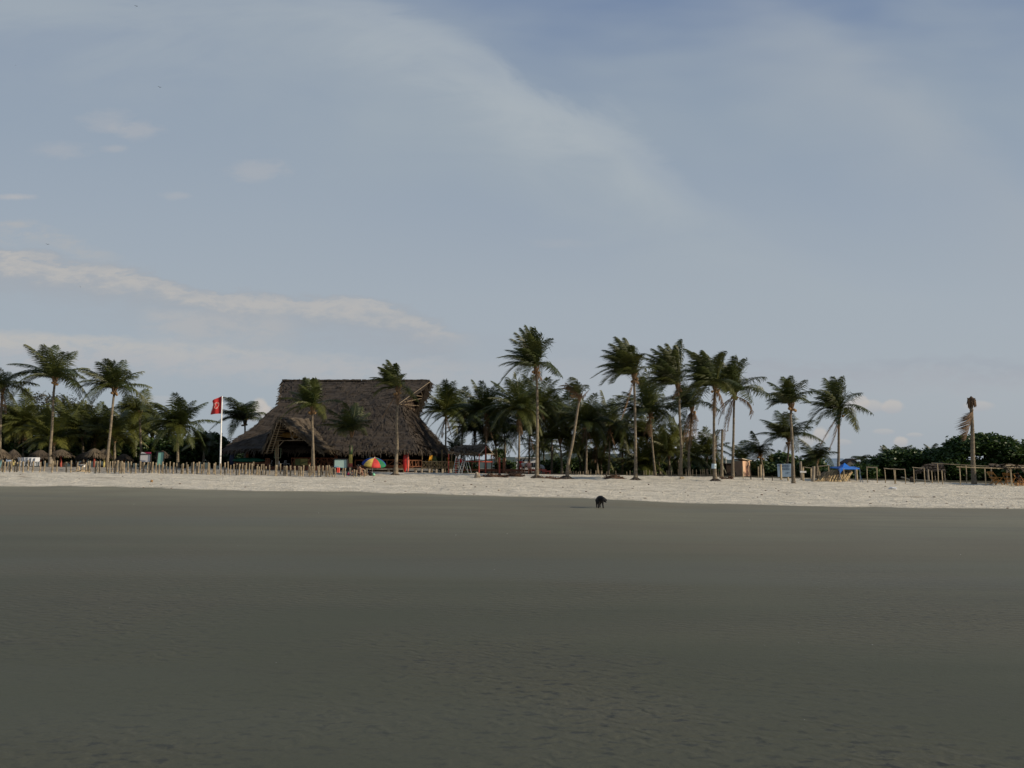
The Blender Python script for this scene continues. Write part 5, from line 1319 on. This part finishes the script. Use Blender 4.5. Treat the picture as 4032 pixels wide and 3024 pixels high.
def heap(label,px0,px1,Y,h,mat=M_debris,n=60,name='debris_heap'):
    random.seed(int(px0)); a,b=G(px0,Y),G(px1,Y); mb=MB()
    for _ in range(n):
        t=rnd(0,1); c=a.lerp(b,t)+V((0,rnd(-.4,.4),0)); c.z=gz(c.x,c.y)+h*math.sin(math.pi*t)*rnd(.2,1); d=V((rnd(-1,1),rnd(-.6,.6),rnd(-.3,.3))).normalized()*rnd(.15,.45)
        mb.tube([c-d,c+d],[rnd(.02,.06),.015],4,0)
    c=a.lerp(b,.5); mb.ball(c,((b-a).length*.42,.4,h*.8),12,6,.15)
    tag(mb.build(name,mat,None,origin=a),label,'debris')
heap('brown heap of palm debris left of the first windswept palm',2382,2450,66,.32)
heap('long low line of brown debris from the stump to the tallest palm',1895,1990,66,.16,n=110)
heap('brown debris around the grove palm beside the deck',1995,2060,67.5,.25,n=90)
heap('thin brown debris between the two root mounds',2140,2200,64.5,.08,n=50)
heap('thin dark debris right of the trunk with the blue band',2840,2880,68,.06,n=40)
heap('pale broken stakes lying among the row behind the parasols',300,345,64.5,.12,M_pole,40)
c=G(2684,67.5); mb=MB(); mb.box(c+V((0,0,.08)),(.34,.2,.16),.2); tag(mb.build('wooden_block',M_pole,None,origin=c),'pale wooden block at the foot of the second windswept palm','block')
c=G(3512,55); mb=MB(); random.seed(6)
mb.ball(c+V((0,0,.03)),(.28,.16,.10),12,6,.35); tag(mb.build('plastic_litter',M_wplas,None,origin=c),'crumpled white plastic litter on the dry sand to the right','litter')
# coconut on the sand
c=G(600,52)+V((0,0,.07)); mb=MB().ball(c,(.09,.09,.085),12,9,.04); tag(mb.build('coconut',M_cocon,None,smooth=True,origin=c),'brown coconut husk lying on the dry sand at the left','coconut')

# random beach litter: dark bits of wrack, individually countable but tiny
random.seed(77)
def wrack(px,py_Y,s,i):
    c=G(px,py_Y); mb=MB(); mb.ball(c+V((0,0,.01)),(s,s*.6,s*.35),7,5,.3)
    tag(mb.build('wrack_piece',M_debris,None,origin=c),'small dark bit of dried wrack on the dry sand','wrack','bits of wrack on the dry sand')
for i in range(150): 
    px=rnd(0,4032) if i%3 else rnd(1500,4032); wrack(px,rnd(interp(DB,px)+.8,62) if i%4 else interp(DB,px)+rnd(.2,2.),rnd(.03,.09),i)
# shells on the wet sand
def gpy(px,py):
    Y=2.
    for k in range(4000):
        p=P(px,py,Y)
        if p.z<=gz(p.x,Y): return p
        Y+=.02+Y*.002
    return p
SH=[(141,2730),(1087,2610),(616,2465),(1727,2490),(1857,2402),(2157,2405),(1946,2243),(1503,2081),(1319,2098),(1997,2101),(937,2150),(376,2010),(527,1986),(432,2395),(45,2398),(3011,2541),(3168,2835),(3612,2881),(3760,2519),(2952,2048),(3308,2047),(3782,2184),(3435,2539),(1795,2107),(346,2193),(3145,2531),(1255,2020)]
random.seed(9)
for (px,py) in SH:
    p=gpy(px,py); s=3.3*p.y/F*rnd(.7,1.1)*.55; mb=MB(); n=8
    k=len(mb.v); mb.v.append((p.x,p.y,p.z+s*.7))
    for j in range(n): a=2*math.pi*j/n; mb.v.append((p.x+s*math.cos(a)*1.2,p.y+s*math.sin(a),p.z+.002))
    for j in range(n): mb.face((k,k+1+j,k+1+(j+1)%n))
    tag(mb.build('seashell',M_shell,None,origin=p),'tiny white shell fragment on the wet sand','shell','shell fragments on the wet sand')

# ---------------------------------------------------------------- dog
dp=gpy(2362,2000); dog=thing('dog',dp,'black dog walking towards the viewer with its head lowered','dog')
Md=Matrix.Rotation(R(-84),3,'Z')  # heading: +x local = forward
def D(x,y,z): q=dp+Md@V((x,y,z)); return (q.x,q.y,q.z)
pts=[];ed=[]
def da(x,y,z,r,par=None,r2=None):
    k_=1.3; pts.append((*D(x*.88,y*1.05,z*1.04),r*k_,(r2 or r)*k_)); i=len(pts)-1
    if par is not None: ed.append((par,i))
    return i
hipc=da(-.27,0,.385,.085); bl=da(-.08,0,.36,.088,hipc); ch=da(.14,0,.345,.115,bl,.105); wt=da(.25,.01,.385,.09,ch); nk=da(.36,.06,.36,.062,wt); hd=da(.45,.10,.31,.062,nk); mz=da(.52,.12,.265,.036,hd); da(.57,.13,.245,.026,mz)
for s in(-1,1):
    e=da(.42,.10+s*.055,.355,.018,hd); da(.41,.10+s*.085,.315,.012,e)
for s,fx in((1,.10),(-1,-.03)):
    sh_=da(.18,s*.075,.27,.052,ch); el_=da(.15+fx*.2,s*.08,.18,.034,sh_); kn_=da(.18+fx*.6,s*.08,.10,.024,el_); pw=da(.18+fx,s*.08,.025,.024,kn_); da(.23+fx,s*.08,.018,.02,pw)
for s,fx in((1,-.08),(-1,.08)):
    h_=da(-.27,s*.07,.30,.06,hipc); st=da(-.20+fx*.5,s*.08,.21,.042,h_); hk=da(-.33+fx,s*.08,.125,.024,st); pw=da(-.30+fx,s*.08,.025,.022,hk); da(-.25+fx,s*.08,.018,.02,pw)
t1=da(-.36,0,.40,.03,hipc); t2=da(-.45,.0,.38,.026,t1); da(-.50,.02,.30,.016,t2)
body=skinned('body',pts,ed,M_dog,dog,0,2,origin=dp)
for s in(-1,1):
    mb=MB(); q=V(D(.44,.10+s*.07,.33)); mb.ball(q,(.022,.03,.045),8,6); mb.build('ear',M_dog,dog,smooth=True)
mb=MB().ball(D(.60,.133,.24),.016,8,6); mb.build('nose',M_doggrey,dog,smooth=True)

# ---------------------------------------------------------------- birds
for i,(px,py,span,roll,lab) in enumerate([(536,24,14,18,'black bird gliding highest, near the top edge'),(628,343,14,22,'black bird gliding below the highest one'),(187,962,13,6,'bird gliding with flat wings above the left cloud streak'),(316,1129,7,60,'small banking bird in front of the left cloud streak'),(61,257,5,20,'tiny far bird near the left edge')]):
    Y=140.; c=P(px,py,Y); sp=span*Y/F*1.; o=thing('bird',c,lab,'bird','birds gliding in the sky')
    ro=Matrix.Rotation(R(roll),3,'Y'); T=lambda x,y,z: c+ro@V((x*sp,y*sp,z*sp))
    mb=MB(); mb.tube([T(.0,-.18,0),T(0,-.05,0),T(0,.1,0),T(0,.25,0)],[.02*sp,.06*sp,.05*sp,.01*sp],7); mb.build('body',M_bird,o,smooth=True)
    for s in(-1,1):
        mb=MB(); a=[T(s*.03,-.08,.02),T(s*.3,-.12,.11),T(s*.58,-.02,.06),T(s*.56,.03,.055),T(s*.28,.06,.10),T(s*.03,.08,.02)]
        mb.prism(a,ro@V((0,0,-.025*sp))); mb.build('wing',M_bird,o)
    mb=MB(); mb.prism([T(-.02,.2,0),T(.02,.2,0),T(.07,.36,0),T(-.07,.36,0)],(0,0,-.015*sp)); mb.build('tail',M_bird,o)

# ---------------------------------------------------------------- sky
SUN_EL, SUN_AZ = 21., 104.   # azimuth clockwise from +Y
w=bpy.data.worlds.new('World'); sc.world=w; w.use_nodes=True; nt=w.node_tree
bg=nt.nodes['Background']; ST=.10; bg.inputs[1].default_value=ST
sky=N(nt,'ShaderNodeTexSky',sky_type='NISHITA'); sky.sun_disc=False; sky.sun_elevation=R(SUN_EL); sky.sun_rotation=R(SUN_AZ)
sky.altitude=0; sky.air_density=1.; sky.dust_density=1.5; sky.ozone_density=1.6
gen=N(nt,'ShaderNodeTexCoord').outputs['Generated']
sep=N(nt,'ShaderNodeSeparateXYZ'); L(nt,gen,sep.inputs[0])
yy=mth(nt,'MAXIMUM',mth(nt,'ABSOLUTE',sep.outputs[1]),.12)
U=mth(nt,'DIVIDE',sep.outputs[0],yy); Vv=mth(nt,'DIVIDE',sep.outputs[2],yy)
cmb=N(nt,'ShaderNodeCombineXYZ'); L(nt,U,cmb.inputs[0]); L(nt,Vv,cmb.inputs[1]); UV=cmb.outputs[0]
def pu(px,py):
    p=P(px,py,1.); return p.x, p.z-CAMH
def col(r,g,b):
    f=lambda c:((c/255+.055)/1.055)**2.4 if c>10 else c/255/12.92
    return tuple(f(c)/ST for c in(r,g,b))
def fcurve(pts,lo,hi,inp):
    n=N(nt,'ShaderNodeFloatCurve'); L(nt,mrange(nt,inp,lo,hi,0.,1.,False),n.inputs['Value'])
    cv=n.mapping.curves[0]; n.mapping.use_clip=False
    P_=sorted(pts); cv.points[0].location=P_[0]; cv.points[1].location=P_[-1]
    for p in P_[1:-1]: cv.points.new(*p)
    n.mapping.update(); return n.outputs[0]
uL,uH=-.85,.85
un=lambda px:(pu(px,1000)[0]-uL)/(uH-uL)
n1=noise(nt,mapping(nt,UV,rot=(0,0,R(28)),scl=(1.6,4.2,1)),1.9,8,.62,1.1)
n2=noise(nt,mapping(nt,UV,loc=(3,2,0),scl=(3.,9.,1)),3.,6,.6,.3)
n3=noise(nt,mapping(nt,UV,loc=(7,1,0),rot=(0,0,R(20)),scl=(1.,2.2,1)),1.6,4,.55,.3)
n4=noise(nt,mapping(nt,UV,loc=(1,5,0),scl=(5,12,1)),5.,6,.65,.2)
n5=mth(nt,'ADD',mth(nt,'MULTIPLY',n2,.6),mth(nt,'MULTIPLY',n4,.4))
# background tone by height
base=mrange(nt,Vv,0.,.62,0.,1.,False)
veil=N(nt,'ShaderNodeValToRGB'); L(nt,base,veil.inputs[0]); e=veil.color_ramp.elements
e[0].position=0.; e[0].color=(*[c*ST for c in col(166,173,182)],1); e[1].position=1.; e[1].color=(*[c*ST for c in col(122,140,168)],1)
for p_,c_ in((.15,(169,176,184)),(.35,(166,175,184)),(.55,(155,167,181)),(.75,(143,158,176))):
    x=e.new(p_); x.color=(*[c*ST for c in col(*c_)],1)
vs=mixc(nt,1.,veil.outputs[0],(1/ST,1/ST,1/ST),'MULTIPLY')
c0=mixc(nt,.90,sky.outputs[0],vs)
def bandmask(pts,up,down,noi,amp,dens=None,nz=None,nlo=.3,nhi=.7,nmin=.3):
    cv=fcurve([((pu(px,py)[0]-uL)/(uH-uL),pu(px,py)[1]) for px,py in pts],uL,uH,U)
    dv=mth(nt,'ADD',mth(nt,'SUBTRACT',Vv,cv),mth(nt,'MULTIPLY',mth(nt,'SUBTRACT',noi,.5),amp))
    a=mrange(nt,dv,up,up*.1); b=mrange(nt,dv,-down,0.)
    m_=mth(nt,'MULTIPLY',a,b)
    if dens: m_=mth(nt,'MULTIPLY',m_,fcurve([(un(px),d) for px,d in dens],uL,uH,U))
    if nz is not None: m_=mth(nt,'MULTIPLY',m_,mrange(nt,nz,nlo,nhi,nmin,1.))
    return m_,dv
c=c0
# cirrus haze patches over the whole sky
c=mixc(nt,mrange(nt,n3,.38,.7,0.,.5),c,col(160,171,179))
lv=mrange(nt,U,.12,-.35); c=mixc(nt,mth(nt,'MULTIPLY',lv,.35),c,col(160,171,181))
# big arched cirrus band
m1,_=bandmask([(-600,-250),(0,-60),(600,30),(1100,60),(1500,180),(1900,370),(2250,520),(2500,700),(2800,900),(3300,1150),(4600,1500)],.035,.2,n1,.13,[(-600,.8),(0,.8),(900,.62),(1500,.55),(2000,.75),(2400,.8),(2700,.55),(3200,.35),(4600,.2)],n1,.2,.62,.45)
c=mixc(nt,mth(nt,'MULTIPLY',m1,.9),c,col(163,173,181))
m1b,_=bandmask([(-600,-400),(300,-200),(1000,-60),(1500,90),(1850,230),(2150,420),(2400,520),(2650,700),(3000,960),(4600,1500)],.045,.11,n1,.15,[(-600,0),(900,.1),(1300,.6),(1900,.95),(2300,.9),(2600,.5),(3000,.15),(4600,0)],n1,.25,.65,.35)
c=mixc(nt,mth(nt,'MULTIPLY',m1b,.72),c,col(173,181,187))
# pale veil on the right
m2,_=bandmask([(-600,-900),(2400,-500),(2900,0),(3300,300),(3600,500),(3900,800),(4600,1500)],.12,.22,n1,.12,[(-600,0),(2400,0),(3100,.55),(3700,.75),(4600,.8)],n3,.3,.7,.5)
c=mixc(nt,mth(nt,'MULTIPLY',m2,.8),c,col(164,172,180))
# low streak of stratocumulus: grey belly then sunlit rim
pts=[(-600,980),(0,1010),(300,1060),(600,1110),(800,1170),(1000,1190),(1300,1205),(1500,1230),(1700,1290),(1850,1340),(2000,1400),(4600,1700)]
dn=[(-600,.9),(0,.9),(700,.85),(1000,.8),(1500,.75),(1780,.5),(1950,0),(4600,0)]
m3,_=bandmask(pts,.020,.080,n5,.10,dn,n2,.2,.5,.6); c=mixc(nt,mth(nt,'MULTIPLY',m3,.85),c,col(160,165,172))
m3b,_=bandmask(pts,.010,.028,n5,.10,dn,n4,.3,.6,.35); c=mixc(nt,mth(nt,'MULTIPLY',m3b,.85),c,col(188,185,181))
pts=[(-600,860),(0,900),(200,930),(400,1000),(600,1060),(4600,1300)]
m4,_=bandmask(pts,.012,.03,n2,.05,[(-600,.7),(0,.6),(300,.5),(500,.1),(650,0),(4600,0)],n4,.35,.65,.1); c=mixc(nt,m4,c,col(178,177,176))
# wisps lower down
for k,(pts,dn,cc) in enumerate([
  ([(-600,1310),(0,1325),(300,1335),(600,1362),(1100,1400),(1600,1440),(4600,1500)],[(-600,.8),(0,.9),(400,.8),(700,.7),(1200,.5),(1700,.3),(2100,0),(4600,0)],(186,184,181)),
  ([(-600,1230),(500,1245),(700,1262),(1000,1275),(1150,1290),(1400,1330),(4600,1500)],[(-600,0),(520,0),(650,.6),(1000,.6),(1150,.3),(1300,0),(4600,0)],(180,180,180)),
  ([(-600,1400),(0,1400),(1000,1420),(2000,1440),(3000,1460),(4600,1480)],[(-600,.6),(0,.6),(1000,.5),(2000,.3),(3000,.3),(4600,.4)],(176,177,181)),
  ([(-600,1150),(2600,1400),(3200,1460),(3600,1430),(4032,1440),(4600,1440)],[(-600,0),(2200,.2),(2900,.4),(3600,.45),(4600,.5)],(158,164,174))]):
    m_,_=bandmask(pts,.014,.045,n5,.07,dn,n4,.3,.58,.25); c=mixc(nt,mth(nt,'MULTIPLY',m_,.95),c,col(*cc))
# small tufts higher up left
for k,(cx_,cy_,rx_,ry_,dens) in enumerate([(1010,670,150,50,.32),(540,510,110,45,.35),(420,480,120,60,.25),(450,585,60,22,.3),(60,775,90,16,.6),(230,590,130,40,.25),(700,770,70,20,.3),(2200,960,130,24,.12)]):
    uu,vv=pu(cx_,cy_); du=mth(nt,'DIVIDE',mth(nt,'SUBTRACT',U,uu),rx_/F); dv=mth(nt,'DIVIDE',mth(nt,'SUBTRACT',Vv,vv),ry_/F)
    r_=mth(nt,'SQRT',mth(nt,'ADD',mth(nt,'MULTIPLY',du,du),mth(nt,'MULTIPLY',dv,dv)))
    m_=mth(nt,'MULTIPLY',mrange(nt,mth(nt,'ADD',r_,mth(nt,'MULTIPLY',mth(nt,'SUBTRACT',n4,.5),1.8)),1.2,.2),dens); c=mixc(nt,m_,c,col(184,182,182))
# little cumulus near the horizon
nC=noise(nt,mapping(nt,UV,loc=(2,2,0),scl=(9,9,1)),5.,6,.6,.2)
for k,(cx_,cy_,rx_,ry_,dens) in enumerate([(1020,1605,40,40,1.),(985,1625,50,40,.9),(1052,1630,30,40,.8),(3390,1585,36,34,.75),(3355,1600,40,30,.7),(3430,1600,70,30,.6),(3510,1602,48,34,.75),(3545,1740,34,26,.8),(3600,1712,40,10,.4),(3850,1598,70,24,.5),(3230,1715,36,40,.8),(3180,1735,40,30,.6),(3320,1740,40,16,.4),(2760,1720,60,24,.45),(2640,1760,80,30,.3),(3480,1700,50,14,.4),(620,1580,120,26,.25)]):
    uu,vv=pu(cx_,cy_); du=mth(nt,'DIVIDE',mth(nt,'SUBTRACT',U,uu),rx_/F); dv=mth(nt,'DIVIDE',mth(nt,'SUBTRACT',Vv,vv),ry_/F)
    r_=mth(nt,'SQRT',mth(nt,'ADD',mth(nt,'MULTIPLY',du,du),mth(nt,'MULTIPLY',dv,dv)))
    q_=mth(nt,'ADD',r_,mth(nt,'MULTIPLY',mth(nt,'SUBTRACT',nC,.5),.9))
    sh_=mrange(nt,dv,-1.,.6); cc=mixc(nt,sh_,col(172,172,176),col(196,189,182))
    c=mixc(nt,mth(nt,'MULTIPLY',mrange(nt,q_,1.05,.6),dens*.8),c,cc)
# overhead and behind: keep plain sky
fr=mrange(nt,sep.outputs[1],.12,.3); c=mixc(nt,fr,c0,c)
L(nt,c,bg.inputs[0])

sun=bpy.data.lights.new('sun','SUN'); sun.energy=4.8; sun.angle=R(.6); sun.color=(1.,.86,.68)
so=bpy.data.objects.new('sun',sun); COL.objects.link(so)
sd=V((math.sin(R(SUN_AZ))*math.cos(R(SUN_EL)),math.cos(R(SUN_AZ))*math.cos(R(SUN_EL)),math.sin(R(SUN_EL))))
so.rotation_euler=sd.to_track_quat('Z','Y').to_euler()

cam=bpy.data.cameras.new('camera'); co=bpy.data.objects.new('camera',cam); COL.objects.link(co)
cam.sensor_width=36; cam.lens=F/4032*36; cam.clip_end=10000; cam.clip_start=.05
co.location=(0,0,CAMH); co.rotation_euler=(math.pi/2+TH,0,0); sc.camera=co
sc.render.engine='CYCLES'
sc.render.resolution_x=1024; sc.render.resolution_y=768
sc.view_settings.view_transform='Standard'; sc.view_settings.look='None'; sc.view_settings.gamma=1; sc.view_settings.exposure=0
sc.cycles.max_bounces=6; sc.cycles.transparent_max_bounces=4
